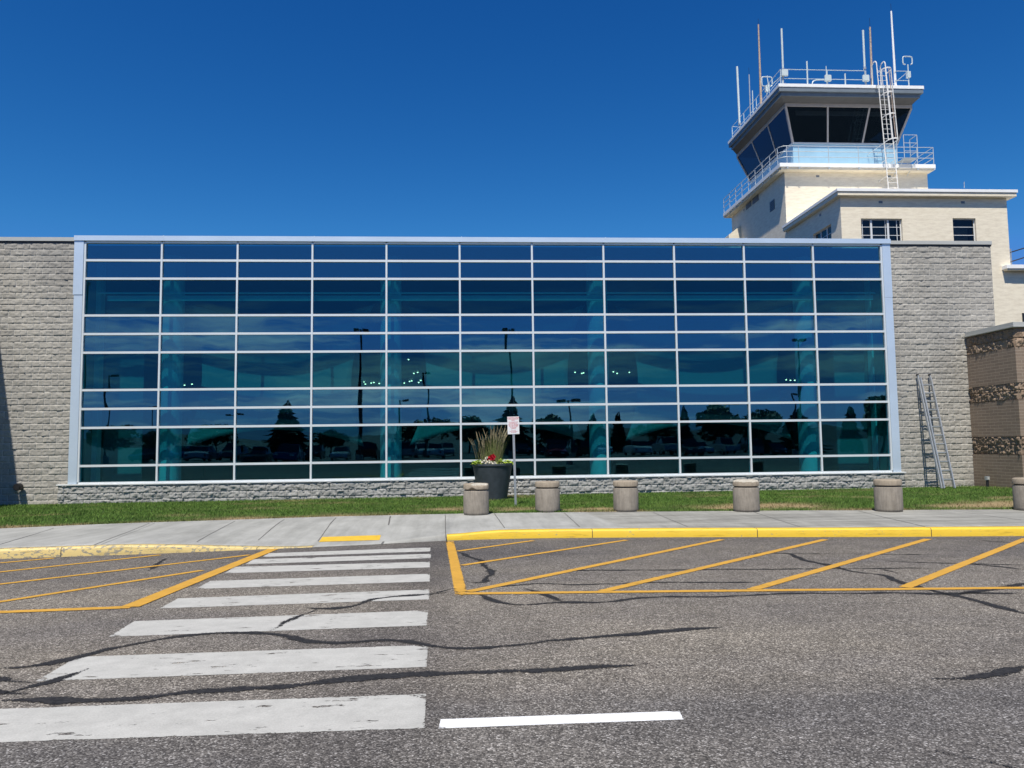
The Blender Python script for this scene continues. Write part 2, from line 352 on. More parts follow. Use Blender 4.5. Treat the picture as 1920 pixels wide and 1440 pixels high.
# ---------------------------------------------------------------- mesh builder
class MB:
    def __init__(s): s.v = []; s.f = []; s.uv = None
    def box(s, x0, x1, y0, y1, z0, z1):
        n = len(s.v)
        s.v += [(x0,y0,z0),(x1,y0,z0),(x1,y1,z0),(x0,y1,z0),(x0,y0,z1),(x1,y0,z1),(x1,y1,z1),(x0,y1,z1)]
        s.f += [(n,n+3,n+2,n+1),(n+4,n+5,n+6,n+7),(n,n+1,n+5,n+4),(n+1,n+2,n+6,n+5),(n+2,n+3,n+7,n+6),(n+3,n,n+4,n+7)]
        return s
    def hexa(s, pts):   # 8 points ordered like box
        n = len(s.v); s.v += [tuple(p) for p in pts]
        s.f += [(n,n+3,n+2,n+1),(n+4,n+5,n+6,n+7),(n,n+1,n+5,n+4),(n+1,n+2,n+6,n+5),(n+2,n+3,n+7,n+6),(n+3,n,n+4,n+7)]
        return s
    def tube(s, pts, r, seg=8, r2=None):
        pts = [Vector(p) for p in pts]; n0 = len(s.v); k = len(pts)
        up = Vector((0,0,1)); prev = None
        for i, p in enumerate(pts):
            d = (pts[min(i+1,k-1)] - pts[max(i-1,0)]).normalized()
            a = d.cross(up)
            if a.length < .05: a = d.cross(Vector((0,1,0)))
            if prev is not None:
                a = prev - d*prev.dot(d)
                if a.length < 1e-5: a = d.cross(Vector((1,0,0)))
            a.normalize(); prev = a; b = d.cross(a)
            rr = r if r2 is None else r + (r2-r)*i/max(1,k-1)
            for j in range(seg):
                t = 2*math.pi*j/seg
                s.v.append(tuple(p + a*rr*math.cos(t) + b*rr*math.sin(t)))
        for i in range(k-1):
            for j in range(seg):
                j2 = (j+1)%seg
                s.f.append((n0+i*seg+j, n0+i*seg+j2, n0+(i+1)*seg+j2, n0+(i+1)*seg+j))
        s.f.append(tuple(n0+j for j in reversed(range(seg)))); s.f.append(tuple(n0+(k-1)*seg+j for j in range(seg)))
        return s
    def lathe(s, c, prof, seg=32, cap=True):
        n0 = len(s.v); k = len(prof)
        for r, z in prof:
            for j in range(seg):
                t = 2*math.pi*j/seg; s.v.append((c[0]+r*math.cos(t), c[1]+r*math.sin(t), c[2]+z))
        for i in range(k-1):
            for j in range(seg):
                j2 = (j+1)%seg; s.f.append((n0+i*seg+j, n0+i*seg+j2, n0+(i+1)*seg+j2, n0+(i+1)*seg+j))
        if cap:
            s.f.append(tuple(n0+j for j in reversed(range(seg)))); s.f.append(tuple(n0+(k-1)*seg+j for j in range(seg)))
        return s
    def poly(s, pts):
        n = len(s.v); s.v += [tuple(p) for p in pts]; s.f.append(tuple(range(n, n+len(pts)))); return s
    def prism(s, pts, d):   # extrude a planar outline by vector d
        n = len(s.v); k = len(pts); d = Vector(d)
        s.v += [tuple(p) for p in pts] + [tuple(Vector(p)+d) for p in pts]
        s.f.append(tuple(range(n, n+k))); s.f.append(tuple(reversed(range(n+k, n+2*k))))
        for i in range(k):
            j = (i+1)%k; s.f.append((n+j, n+i, n+k+i, n+k+j))
        return s
    def build(s, name, mat, parent=None, smooth=False, bev=0):
        me = bpy.data.meshes.new(name); me.from_pydata(s.v, [], s.f); me.update()
        if isinstance(mat, str): mat = M[mat]
        me.materials.append(mat)
        o = bpy.data.objects.new(name, me); COL.objects.link(o)
        if parent: o.parent = parent
        bm = bmesh.new(); bm.from_mesh(me); bmesh.ops.recalc_face_normals(bm, faces=bm.faces)
        if bev: bmesh.ops.bevel(bm, geom=bm.edges[:], offset=bev, segments=2, affect='EDGES')
        bm.to_mesh(me); bm.free()
        if smooth:
            me.polygons.foreach_set('use_smooth', [True]*len(me.polygons))
            try: me.set_sharp_from_angle(angle=R(40))
            except Exception: pass
        return o
def tag(o, label=None, cat=None, group=None, kind=None):
    if label: o['label'] = label
    if cat: o['category'] = cat
    if group: o['group'] = group
    if kind: o['kind'] = kind
    return o
def empty(name, loc=(0,0,0), label=None, cat=None, group=None):
    o = bpy.data.objects.new(name, None); COL.objects.link(o); o.location = loc; o.empty_display_size = .3
    tag(o, label, cat, group); return o
def under(o, root):   # keep world placement of a mesh given in world coords
    o.parent = root; o.matrix_parent_inverse = Matrix.Translation(-Vector(root.location)); return o
def gridmesh(name, P, mat, attrs=None, smooth=False, parent=None):
    """P: (n,m,3) array -> quad mesh"""
    n, m = P.shape[:2]
    me = bpy.data.meshes.new(name)
    idx = np.arange(n*m).reshape(n, m)
    q = np.stack([idx[:-1,:-1], idx[1:,:-1], idx[1:,1:], idx[:-1,1:]], -1).reshape(-1, 4)
    me.vertices.add(n*m); me.vertices.foreach_set('co', P.reshape(-1).astype(np.float32))
    me.loops.add(q.size); me.loops.foreach_set('vertex_index', q.reshape(-1).astype(np.int32))
    me.polygons.add(len(q)); me.polygons.foreach_set('loop_start', np.arange(0, q.size, 4, dtype=np.int32))
    me.update(calc_edges=True)
    if smooth: me.polygons.foreach_set('use_smooth', [True]*len(me.polygons))
    for k, a in (attrs or {}).items():
        at_ = me.attributes.new(k, 'FLOAT', 'POINT'); at_.data.foreach_set('value', a.reshape(-1).astype(np.float32))
    me.materials.append(M[mat] if isinstance(mat, str) else mat)
    o = bpy.data.objects.new(name, me); COL.objects.link(o)
    if parent: o.parent = parent
    return o
# value noise in numpy
def vnoise(x, y, seed=0):
    xi = np.floor(x).astype(np.int64); yi = np.floor(y).astype(np.int64); xf = x-xi; yf = y-yi
    def h(a, b):
        n = (a*374761393 + b*668265263 + seed*1442695040) & 0xffffffff
        n = ((n ^ (n >> 13))*1274126177) & 0xffffffff
        return ((n ^ (n >> 16)) & 0xffff)/65535.
    u = xf*xf*(3-2*xf); v = yf*yf*(3-2*yf)
    return (h(xi,yi)*(1-u)+h(xi+1,yi)*u)*(1-v) + (h(xi,yi+1)*(1-u)+h(xi+1,yi+1)*u)*v
def fbm(x, y, o=4, seed=0):
    r = 0; a = .5; t = 0
    for i in range(o):
        r = r + a*vnoise(x*2**i, y*2**i, seed+i*17); t += a; a *= .55
    return r/t
def lines(L, step, inner, j):
    k = int(math.ceil(L/step)); out = []
    for i in range(k):
        a = i*step
        j2 = j+.006
        out += [a-j if i else 0.0, a+j, a+j2] + [a + j2 + (step-2*j2)*t/(inner+1) for t in range(1, inner+2)]
    out = np.array([v for v in out if v < L-1e-4] + [L]); return out
def relief(name, origin, udir, L, H, ndir, mat, course=.2032, half=.2032, amp=.031, seed=0, parent=None, inner=5, joint=.004, edgef=.7, rough=1.0, ledge=False):
    """split-face masonry: every block has its own broken face, recessed mortar"""
    U = lines(L, half, inner, joint); V = lines(H, course, inner, joint)
    uu, vv = np.meshgrid(U, V, indexing='ij')
    row = np.floor((vv+1e-6)/course).astype(int); hb = np.floor((uu+1e-6)/half).astype(int)
    # per block id in running bond (two halves per block)
    if ledge:
        bl = np.floor((hb + (row*7919 % 5))/3.0).astype(int)
        lu = ((hb + (row*7919 % 5)) % 3)
        fu = uu/half - hb
        du = np.where((lu==0), fu*half, 9.) ; du = np.minimum(du, np.where(lu==2, (1-fu)*half, 9.))
    else:
        bl = np.floor((hb + (row % 2))/2.0).astype(int)
        lu = (hb + (row % 2)) % 2
        fu = uu/half - hb
        du = np.where(lu==0, fu*half, (1-fu)*half)
    fv = vv/course - row; dv = np.minimum(fv, 1-fv)*course
    def hs(a, b, s): 
        n = (a*73856093 + b*19349663 + s*83492791) & 0xffffff
        n = (n ^ (n >> 11))*2654435 & 0xffffff
        return ((n ^ (n >> 9)) & 0xffff)/65535.
    tilt = (hs(bl,row,1+seed)-.5)*.5*(uu - np.floor(uu/(2*half))*2*half-half)/half + (hs(bl,row,2+seed)-.5)*.8*(fv-.5)
    x = uu + bl*3.7; y = vv + row*1.3
    n1 = fbm(x*6.5, y*9, 4, seed); n2 = np.abs(fbm(x*9, y*13, 3, seed+50)-.5)*2
    n3 = fbm(uu*19+3, vv*24, 3, seed+77)
    hgt = amp*(.45 + 1.15*(n1-.5) + .45*tilt - .75*n2 + .3*hs(bl,row,3+seed) + .9*(n3-.5)*rough)
    d = np.minimum(du, dv); edge = np.clip(d/(.02), 0, 1)
    hgt = np.maximum(hgt, 0.001)*(edgef+(1-edgef)*edge)
    J = (d < joint*1.3)
    hgt = np.where(J, hgt*.25-.002, hgt)
    bd = (uu < 1e-4) | (uu > L-1e-4) | (vv < 1e-4) | (vv > H-1e-4)
    hgt = np.where(bd, 0.0, hgt)
    vis = J & (fbm(uu*1.2, vv*1.6, 3, seed+9) > .44)
    o, u, n = np.array(origin), np.array(udir, float), np.array(ndir, float)
    P = o + uu[...,None]*u + vv[...,None]*np.array([0,0,1.]) + hgt[...,None]*n
    tone = np.clip(hs(bl,row,5+seed)*.5 + .8*fbm(uu*.8, vv*.8, 3, seed+3)-.15, 0, 1)
    return gridmesh(name, P, mat, {'joint': np.where(vis, .9, np.where(J, .12, 0)), 'tone': tone}, parent=parent)

# ================================================================ GROUND
GW = -1.69 + CAMZ             # ground level at the wall
def struct(o): return tag(o, kind='structure')
ys = [-4000, -600, -150, -40, 0, 15.3, 18.0, 26, 60, 600, 4000]
zz = [-.02, -.02, -.02, -.02, -.02, -.44, -.44, -.44, -.44, -.44, -.44]
P = np.array([[(x, y, z) for y, z in zip(ys, zz)] for x in (-4000,-400,-60,0,60,400,4000)], float)
struct(gridmesh('ground', P, M['hill']))
# kerb base line
kb_px = [(0,1048),(300,1038),(585,1026),(700,1021),(838,1013),(1000,1009),(1300,1007),(1600,1007),(1915,1005)]
kb = [road(*p) for p in kb_px]
kb = [Vector((-40, 8.2, 0)), Vector((-20, 11.2, 0)), Vector((-12, 12.6, 0))] + kb + [Vector((14, 13.1, 0)), Vector((20, 12.4, 0)), Vector((32, 11, 0))]
lw_px = [(0,991),(200,982),(420,975),(600,969),(730,966),(850,963),(1000,961),(1200,959),(1500,957),(1700,956),(1920,955)]
lw = [atZ(x, y, SWZ) for x, y in lw_px]
lw = [Vector((-40, 12.0, 0)), Vector((-20, 15.0, 0)), Vector((-14, 16.2, 0))] + lw + [Vector((20, 16.6, 0)), Vector((32, 15.5, 0))]
def interp(L, x):
    xs = [p.x for p in L]; return float(np.interp(x, xs, [p.y for p in L]))
def sm(t): t = min(1, max(0, t)); return t*t*(3-2*t)
XL0 = kb[5].x; XR0 = kb[7].x     # ends of kerb at the dropped section (px 585 and 838)
XM = road(700,1021).x
def kerbh(x):
    if x < XL0: return .004 + .15*sm((XL0-x)/3.2)
    if x > XR0: return .10 + .055*sm((x-XR0)/1.1)
    if x > XM: return .004 + .096*sm((x-XM)/(XR0-XM))
    return .004
def kerby(x):                     # smoothed kerb line
    return (interp(kb, x-.7) + 2*interp(kb, x) + interp(kb, x+.7))/4
def lawny(x): return (interp(lw, x-.6) + 2*interp(lw, x) + interp(lw, x+.6))/4
# road sheet
xs = sorted(set(np.round(np.concatenate([np.arange(-40, 32.01, .5), [XL0, XR0]]), 3)))
P = np.array([[(x, y, roadz(y)) for y in (-12., -6, 0.0)] + [(x, t*(kerby(x)+.03), roadz(t*(kerby(x)+.03))) for t in (.25,.5,.75,1)] for x in xs])
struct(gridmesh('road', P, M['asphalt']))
P = np.array([[(x, y, -.004) for y in (-100., -60, -30, -12.0)] for x in np.linspace(-90, 90, 9)])
struct(gridmesh('car_park', P, M['lot']))
# kerbs
def kerbrun(x0, x1, name, label):
    X = np.linspace(x0, x1, max(3, int((x1-x0)/.25))); rows = []
    for x in X:
        y = kerby(x); z = roadz(y); h = kerbh(x)
        rows.append([(x, y, z-.03), (x, y, z+h*.75), (x, y+.012, z+h*.94), (x, y+.035, z+h), (x, y+.19, z+h+.003), (x, y+.19, z-.05)])
    o = gridmesh(name, np.array(rows), M['kerb'], smooth=False); struct(o); return o
kerbrun(-40, XL0, 'kerb', ''); kerbrun(XR0, 32, 'kerb', '')
mb = MB()   # end faces of the right-hand kerb
_x = XR0-.001
y = kerby(XR0); z = roadz(y); h = kerbh(XR0)
struct(mb.poly([(_x,y,z-.03),(_x,y,z+h*.75),(_x,y+.012,z+h*.94),(_x,y+.035,z+h),(_x,y+.19,z+h+.003),(_x,y+.19,z-.05)]).build('kerb', 'kerb'))
# sidewalk
xs = np.arange(-40, 32.01, .25); T = [0,.06,.15,.3,.45,.6,.8,1]
def swz(x, t):
    y = kerby(x)+.19; f = roadz(y) + kerbh(x)+.002
    return f + (SWZ-f)*sm(t/.8)
def swpt(x, t, dz=0):
    if XL0 <= x <= XR0: y0 = kerby(x)-.0
    else: y0 = kerby(x)+.185
    return (x, y0 + (lawny(x)-y0)*t, swz(x, t)+dz)
xs = np.array(sorted(list(xs) + [XL0-.001, XL0+.001, XR0-.001, XR0+.001]))
P = np.array([[(swpt(x,0)[0], swpt(x,0)[1]-.001, roadz(kerby(x))-.05)] + [swpt(x, t) for t in T] for x in xs])
# hide tiny back wall of the road sheet
struct(gridmesh('sidewalk', P, M['concrete'], smooth=False))
def swfind(px, py):          # a photo point on the sidewalk -> (x,y,z)
    z = SWZ
    for _ in range(8):
        p = atZ(px, py, z); y0 = kerby(p.x)+.185; t = min(1, max(0, (p.y-y0)/(lawny(p.x)-y0))); z = swz(p.x, t)
    return Vector((p.x, p.y, z))
def jointline(a, b, w=.009):
    A, B = swfind(*a), swfind(*b); n = 14; rows = []
    for i in range(n+1):
        p = A.lerp(B, i/n); y0 = kerby(p.x)+.185; t = min(1, max(0, (p.y-y0)/(lawny(p.x)-y0)))
        z = swz(p.x, t)+.004; j = random.uniform(-.004,.004)
        rows.append([(p.x-w+j, p.y, z), (p.x+w+j, p.y, z)])
    struct(gridmesh('pavement_joint', np.array(rows), M['joint']))
for a, b in (((0,1021),(101,990)), ((174,1023),(280,981)), ((369,1016),(441,977)), ((484,1013),(533,974)), ((596,1015),(630,971)),
             ((836,1010),(835,965)), ((946,990),(927,963)), ((1087,988),(1058,962)), ((1290,988),(1225,961)), ((1500,988),(1410,959)), ((1735,988),(1610,958)), ((1915,975),(1790,958))):
    jointline(a, b)
jointline((716,1021),(726,1000),.02); jointline((726,1000),(732,968),.016)
# second parallel fine line of doubled joints
for a, b in (((186,1023),(290,981)),): jointline(a, b, .004)

# ---- painted markings
def ribbon(name, pts, w, mat, dz, rough=0.0, taper=False, seg=.12, kind='structure', widths=None):
    jag = mat == 'sealant'
    pts = [Vector(p) for p in pts]
    dense = []; acc = 0
    for i in range(len(pts)-1):
        L = (pts[i+1]-pts[i]).length; n = max(1, int(L/seg))
        for k in range(n):
            t = k/n
            wv = 1 if widths is None else widths[i]*(1-t)+widths[i+1]*t
            dense.append((pts[i].lerp(pts[i+1], t), wv))
    dense.append((pts[-1], 1 if widths is None else widths[-1]))
    if len(pts) > 2:      # soften corners
        q = [d[0] for d in dense]
        for _ in range(3): q = [q[0]] + [(q[i-1]+q[i]*2+q[i+1])/4 for i in range(1, len(q)-1)] + [q[-1]]
        dense = [(a, d[1]) for a, d in zip(q, dense)]
    v = []; f = []; uv = []
    N = len(dense)
    for i, (p, wv) in enumerate(dense):
        a = dense[max(0,i-1)][0]; b = dense[min(N-1,i+1)][0]; d = (b-a); d.z = 0; d.normalize(); n = Vector((-d.y, d.x, 0))
        ww = w*wv*(1+random.uniform(-rough, rough))
        if jag:
            ph = pts[0].x*3.1+pts[0].y; q1 = float(fbm(np.array([i*.35+ph]), np.array([ph]), 3, 7)); q2 = float(fbm(np.array([i*.22+ph]), np.array([ph+9]), 3, 8))
            ww *= .35+1.35*q1; p = p + n*(q2-.5)*.16
        if taper: ww *= min(1, .25+i*.25, .25+(N-1-i)*.25)
        for s in (-1, 0, 1):
            q = p + n*s*ww*.5; q.y = q.y
            v.append((q.x, q.y, roadz(q.y)+dz)); uv.append((i*seg, (1-abs(s))*ww*.5))
    for i in range(N-1):
        for k in (0, 1): a = i*3+k; f.append((a, a+1, a+4, a+3))
    me = bpy.data.meshes.new(name); me.from_pydata(v, [], f); ul = me.uv_layers.new(name='UVMap')
    for l in me.loops: ul.data[l.index].uv = uv[l.vertex_index]
    me.materials.append(M[mat]); o = bpy.data.objects.new(name, me); COL.objects.link(o)
    # make sure faces look up
    bm = bmesh.new(); bm.from_mesh(me)
    bm.normal_update()
    if bm.faces and bm.faces[:][0].normal.z < 0: bmesh.ops.reverse_faces(bm, faces=bm.faces[:])
    bm.to_mesh(me); bm.free()
    return tag(o, kind=kind)
def stripe(name, tl, tr, br, bl, mat, dz):
    A, B, C_, D = [road(*p) for p in (tl, tr, br, bl)]
    n = 24; m = 6; v = []; f = []; uv = []
    wid = ((A-D).length + (B-C_).length)/2
    for i in range(n+1):
        for j in range(m+1):
            s = i/n; t = j/m; p = (A.lerp(B, s)).lerp(D.lerp(C_, s), t)
            v.append((p.x, p.y, roadz(p.y)+dz))
            L = (B-A).length
            uv.append((s, min(min(t, 1-t)*wid, min(s, 1-s)*L)))
    for i in range(n):
        for j in range(m):
            a = i*(m+1)+j; f.append((a, a+m+1, a+m+2, a+1))
    me = bpy.data.meshes.new(name); me.from_pydata(v, [], f); ul = me.uv_layers.new(name='UVMap')
    for l in me.loops: ul.data[l.index].uv = uv[l.vertex_index]
    me.materials.append(M[mat]); o = bpy.data.objects.new(name, me); COL.objects.link(o); return tag(o, kind='structure')
SW = [((504,1037.5),(807,1026.7),(807,1034),(491,1044.5)), ((474,1049),(808,1038.5),(808,1046.5),(460.5,1058)),
      ((439,1063),(806,1053.5),(806,1064),(421,1075)), ((394,1089.5),(806,1076),(806,1090.5),(367,1104.5)),
      ((334,1122),(805,1105.5),(805,1124),(299,1141)), ((252,1165),(803,1144.5),(800,1173),(202.5,1194.5)),
      ((145,1232),(803,1209.6),(800,1251),(66,1278)), ((-150,1335),(799,1301.5),(796,1366),(-230,1400))]
for s in SW: stripe('crosswalk_stripe', *s, 'white_paint', .002)
stripe('lane_line', (826,1349),(1274,1333.5),(1282,1349.5),(822,1366.5), 'fresh_white', .002)
stripe('yellow_line', (836,1016),(851,1015.5),(877,1116),(853,1117.5), 'yellow_paint', .008)
def yl(a, b, w=.14): ribbon('yellow_line', [road(*a), road(*b)], w, 'yellow_paint', .006, seg=.3)
yl((872,1113.5),(1280,1109.2),.14); yl((1280,1109.2),(1960,1102.5),.14)
for a, b in (((857,1034),(1000,1014)), ((866,1060.5),(1175,1013)), ((878,1110),(1353,1012)), ((1130,1109),(1547,1012)), ((1410,1106),(1740,1011)), ((1697,1102),(1925,1010))): yl(a, b, .14 if a[0] > 870 else .12)
ribbon('yellow_line', [road(512,1030), road(243,1139)], .20, 'yellow_paint', .008, seg=.3)
yl((246,1139),(0,1148.5),.15); yl((0,1148.5),(-300,1160),.15)
for a, b in (((379,1070),(0,1129)), ((468,1041),(0,1096)), ((300,1041),(0,1073)), ((101,1047),(0,1056))): yl(a, b, .12)
yl((0,1129),(-400,1191),.12); yl((0,1096),(-400,1143),.12); yl((0,1073),(-300,1105),.12)
A = [swfind(x, y) for x, y in ((604,1008),(714,1004.5),(712,1013.5),(598,1017))]
me = MB()
def stripsw(name, q, mat):
    n = 8; v = []; f = []; uv = []
    for i in range(n+1):
        for j in range(3):
            p = (q[0].lerp(q[1], i/n)).lerp(q[3].lerp(q[2], i/n), j/2)
            y0 = kerby(p.x); t = (p.y-y0)/(lawny(p.x)-y0)
            v.append((p.x, p.y, swz(p.x, t)+.006)); uv.append((0, .1 if j == 1 and 0 < i < n else .012))
    for i in range(n):
        for j in range(2): a = i*3+j; f.append((a, a+3, a+4, a+1))
    m_ = bpy.data.meshes.new(name); m_.from_pydata(v, [], f); ul = m_.uv_layers.new(name='UVMap')
    for l in m_.loops: ul.data[l.index].uv = uv[l.vertex_index]
    m_.materials.append(M[mat]); o = bpy.data.objects.new(name, m_); COL.objects.link(o); return tag(o, kind='structure')
stripsw('yellow_strip', A, 'yellow_strip')
# ---- sealed cracks
CR = [
 ([(0,1254),(56,1252),(124,1237),(180,1224),(232,1214),(262,1205),(319,1194),(412,1187),(506,1185),(544,1196),(574,1206),(640,1207),(723,1200),(790,1207),(860,1216),(940,1212),(1073,1198),(1173,1190),(1280,1182),(1358,1178)], .085),
 ([(506,1185),(532,1170),(574,1153),(592,1140)], .05), ([(575,1138),(600,1143),(637,1142),(670,1135),(693,1123),(790,1117),(850,1112)], .08),
 ([(797,1117),(822,1110),(847,1103)], .06),
 ([(0,1316),(49,1311),(150,1316),(262,1311),(319,1297),(450,1290),(640,1280),(707,1268),(800,1262),(973,1257),(1220,1246)], .10),
 ([(0,1304),(75,1286),(124,1270),(165,1254)], .07), ([(-60,1268),(0,1275),(70,1279)], .09), ([(-60,1292),(0,1296),(60,1300)], .09),
 ([(895,1113),(940,1130),(967,1135),(1057,1130),(1140,1132),(1207,1122),(1273,1118),(1323,1120),(1430,1117),(1497,1112),(1597,1113),(1713,1112),(1930,1113)], .085),
 ([(980,1103),(1027,1115),(1063,1129)], .09), ([(905,1101),(930,1103),(973,1097),(1017,1093),(1080,1097),(1280,1092),(1437,1092)], .07),
 ([(857,1035),(900,1052),(923,1077),(903,1095),(877,1090)], .08), ([(1050,1070),(1280,1068),(1513,1067),(1647,1066),(1760,1066)], .07),
 ([(1447,1037),(1480,1038),(1507,1050),(1563,1063),(1613,1075),(1660,1078),(1673,1088),(1720,1100),(1773,1113),(1930,1155)], .09),
 ([(1655,1068),(1680,1075)], .1), ([(1653,1052),(1780,1057),(1930,1060)], .07), ([(1803,1057),(1930,1069)], .07),
 ([(1740,1273),(1797,1275),(1863,1265),(1940,1245)], .075), ([(1753,1410),(1830,1422),(1925,1443)], .05),
 ([(1797,1116),(1880,1101),(1930,1093)], .13), ([(319,1046),(300,1055),(279,1071)], .06), ([(1360,1037),(1760,1040)], .05), ([(1820,1012),(1925,1020)], .06),
]
for pts, w in CR:
    ribbon('crack_sealant', [road(*p) for p in pts], w*1.3, 'sealant', .004, .22, True, .10)

# ---- lawn
LX0, LX1 = -34, 30
def lawnback(x): return DW - .02 if x < 17.42 else 23.2
def lawnz(x, y):
    y0 = lawny(x); t = (y-y0)/max(.1, 25.5-y0)
    return SWZ - .005 + .07*sm((x-11)/4)*math.sin(math.pi*min(1,max(0,t))) + .02*sm(t*6) + (GW - SWZ + .0028*x - .01)*sm(t)
DRY = [atZ(*p, SWZ) for p in ((450,974),(480,973),(640,968),(960,957),(1395,951),(1430,950),(1460,948),(1500,951),(1780,950),(1850,949),(1900,947),(1120,955),(1060,957),(840,956),(30,988),(1360,954))]
DRR = [.9,.5,.5,.35,1.1,.9,.9,.6,.5,.9,.9,.5,.3,.6,.35,.6]
LXS = np.arange(-36, 31, .3); LYS = np.array([lawny(a) for a in LXS])
def dryf(x, y):
    d = np.zeros_like(x)
    for p, r in zip(DRY, DRR): d = np.maximum(d, np.exp(-(((x-p.x)/r)**2 + ((y-p.y)/(r*.55))**2)))
    e = np.exp(-np.maximum(y-np.interp(x, LXS, LYS), 0)/.16)*np.clip((fbm(x*.55+4, y*.2, 3, 12)-.42)*5, 0, 1)
    w_ = np.clip((fbm(x*.7, y*1.6, 4, 31)-.60)*3, 0, .45)
    return np.clip(np.maximum(d, e)*(.35+1.3*fbm(x*2.2+9, y*3.1, 4, 5)) + w_, 0, 1)
xs = np.arange(LX0, LX1+.01, .3); P = []; 
for x in xs:
    y0 = lawny(x); yb = lawnback(x)
    P.append([(x, y0+(yb-y0)*t, lawnz(x, y0+(yb-y0)*t)) for t in np.linspace(0,1,24)])
P = np.array(P)
struct(gridmesh('lawn', P, M['lawn'], {'dry': np.clip(dryf(P[...,0], P[...,1])*1.4, 0, 1)}, True))
def blades(n, x0, x1, depth=None, h=(.03,.07), dens=None):
    x = rng.uniform(x0, x1, n); y0 = np.interp(x, xs, [lawny(a) for a in xs]); yb = np.where(x < 17.42, DW-.15, 23.1)
    if depth is None: y = y0 + (yb-y0)*rng.uniform(0, 1, n)
    else: y = y0 + rng.normal(0, .035, n) + depth*rng.uniform(0,1,n)
    return x, y
x1_, y1_ = blades(190000, -20, 22); x2_, y2_ = blades(26000, -18, 20, .12)
x = np.concatenate([x1_, x2_]); y = np.concatenate([y1_, y2_])
dr = dryf(x, y); keep = (rng.uniform(0,1,len(x)) > dr*.8) & (y < np.where(x<17.42, DW-.17, 23.1))
x, y, dr = x[keep], y[keep], dr[keep]; n = len(x)
y0 = np.interp(x, xs, [lawny(a) for a in xs]); t = np.clip((y-y0)/np.maximum(.1, 25.5-y0), 0, 1)
s_ = lambda a: np.clip(a,0,1)**2*(3-2*np.clip(a,0,1))
zb = SWZ-.005+.07*s_((x-11)/4)*np.sin(math.pi*t)+.02*s_(t*6)+(GW-SWZ+.0028*x-.01)*s_(t) - .004
hh = rng.uniform(.025,.065,n)*(.75+.7*fbm(x*1.7, y*1.7, 3, 3)); an = rng.uniform(0, math.pi, n); wd = rng.uniform(.005,.010,n)
lx = rng.normal(0,.45,n)*hh; ly = rng.normal(0,.45,n)*hh
V = np.zeros((n,3,3)); V[:,0] = np.stack([x-np.cos(an)*wd, y-np.sin(an)*wd, zb],1); V[:,1] = np.stack([x+np.cos(an)*wd, y+np.sin(an)*wd, zb],1); V[:,2] = np.stack([x+lx, y+ly, zb+hh],1)
me = bpy.data.meshes.new('grass'); me.vertices.add(3*n); me.vertices.foreach_set('co', V.reshape(-1).astype(np.float32))
me.loops.add(3*n); me.loops.foreach_set('vertex_index', np.arange(3*n, dtype=np.int32)); me.polygons.add(n); me.polygons.foreach_set('loop_start', np.arange(0,3*n,3,dtype=np.int32)); me.update(calc_edges=True)
a = me.attributes.new('dry','FLOAT','POINT'); a.data.foreach_set('value', np.repeat(np.clip(dr*1.1+rng.uniform(0,.12,n),0,1),3).astype(np.float32))
a = me.attributes.new('tone','FLOAT','POINT'); a.data.foreach_set('value', np.repeat(rng.uniform(0,1,n),3).astype(np.float32))
me.materials.append(M['grass']); o = bpy.data.objects.new('grass', me); COL.objects.link(o); tag(o, 'short green lawn grass in front of the building', 'grass', kind='stuff')

# ================================================================ TERMINAL
X0, X1 = -12.328, 14.490; ZT = 6.7556+CAMZ; U_ = .6072; ZB = ZT-13*U_; CW = (X1-X0)/11
TB = empty('terminal_building', (0, DW, GW), 'long low grey block terminal building with a wide blue-green glass front', 'building')
def T(o): return under(o, TB)
HW = ZT + .02 - (GW-.1)
T(relief('block_wall', (-20.0, DW, GW-.12), (1,0,0), 20.0-12.66, HW+.12-.02, (0,-1,0), 'grey_block', seed=1))
T(relief('block_wall', (14.82, DW, GW-.12), (1,0,0), 18.53-14.82, HW+.12-.02, (0,-1,0), 'grey_block', seed=4))
MB().box(-34, -12.66, DW+.012, DW+10, GW-.3, ZT-.01).build('rear_mass', 'grey_block', TB) and None
mb = MB(); mb.box(14.82, 18.525, DW+.012, DW+10, GW-.3, ZT-.01); 
for o in [c for c in bpy.data.objects if c.name == 'rear_mass']: T(o); o.name = 'wing_wall'
T(mb.build('wing_wall', 'grey_block'))
# low masonry base under the glazing
T(relief('base_wall', (-12.92, DW-.13, GW-.12), (1,0,0), 14.89+12.92, ZB-.005-(GW-.12), (0,-1,0), 'ledge_block', course=.2032, half=.2032, amp=.07, seed=8, inner=5))
T(MB().box(-12.92, 14.89, DW-.118, DW+.01, GW-.3, ZB-.01).build('base_wall', 'ledge_block'))
mb = MB(); mb.box(-12.96, 14.93, DW-.19, DW-.02, ZB-.005, ZB+.035); T(mb.build('sill', 'white_metal', bev=.004))
# copings
mb = MB(); mb.box(-34, -12.67, DW-.06, DW+.35, ZT+.035, ZT+.165); T(mb.build('coping', 'coping_grey', bev=.006))
mb = MB(); mb.box(14.82, 18.56, DW-.06, DW+.35, ZT+.035, ZT+.165); T(mb.build('coping', 'coping_grey', bev=.006))
for a, b in ((-34,-12.67),(14.82,18.545)):
    mb = MB(); mb.box(a, b, DW-.03, DW+.3, ZT-.02, ZT+.033); T(mb.build('shadow_gap', 'dark_metal'))
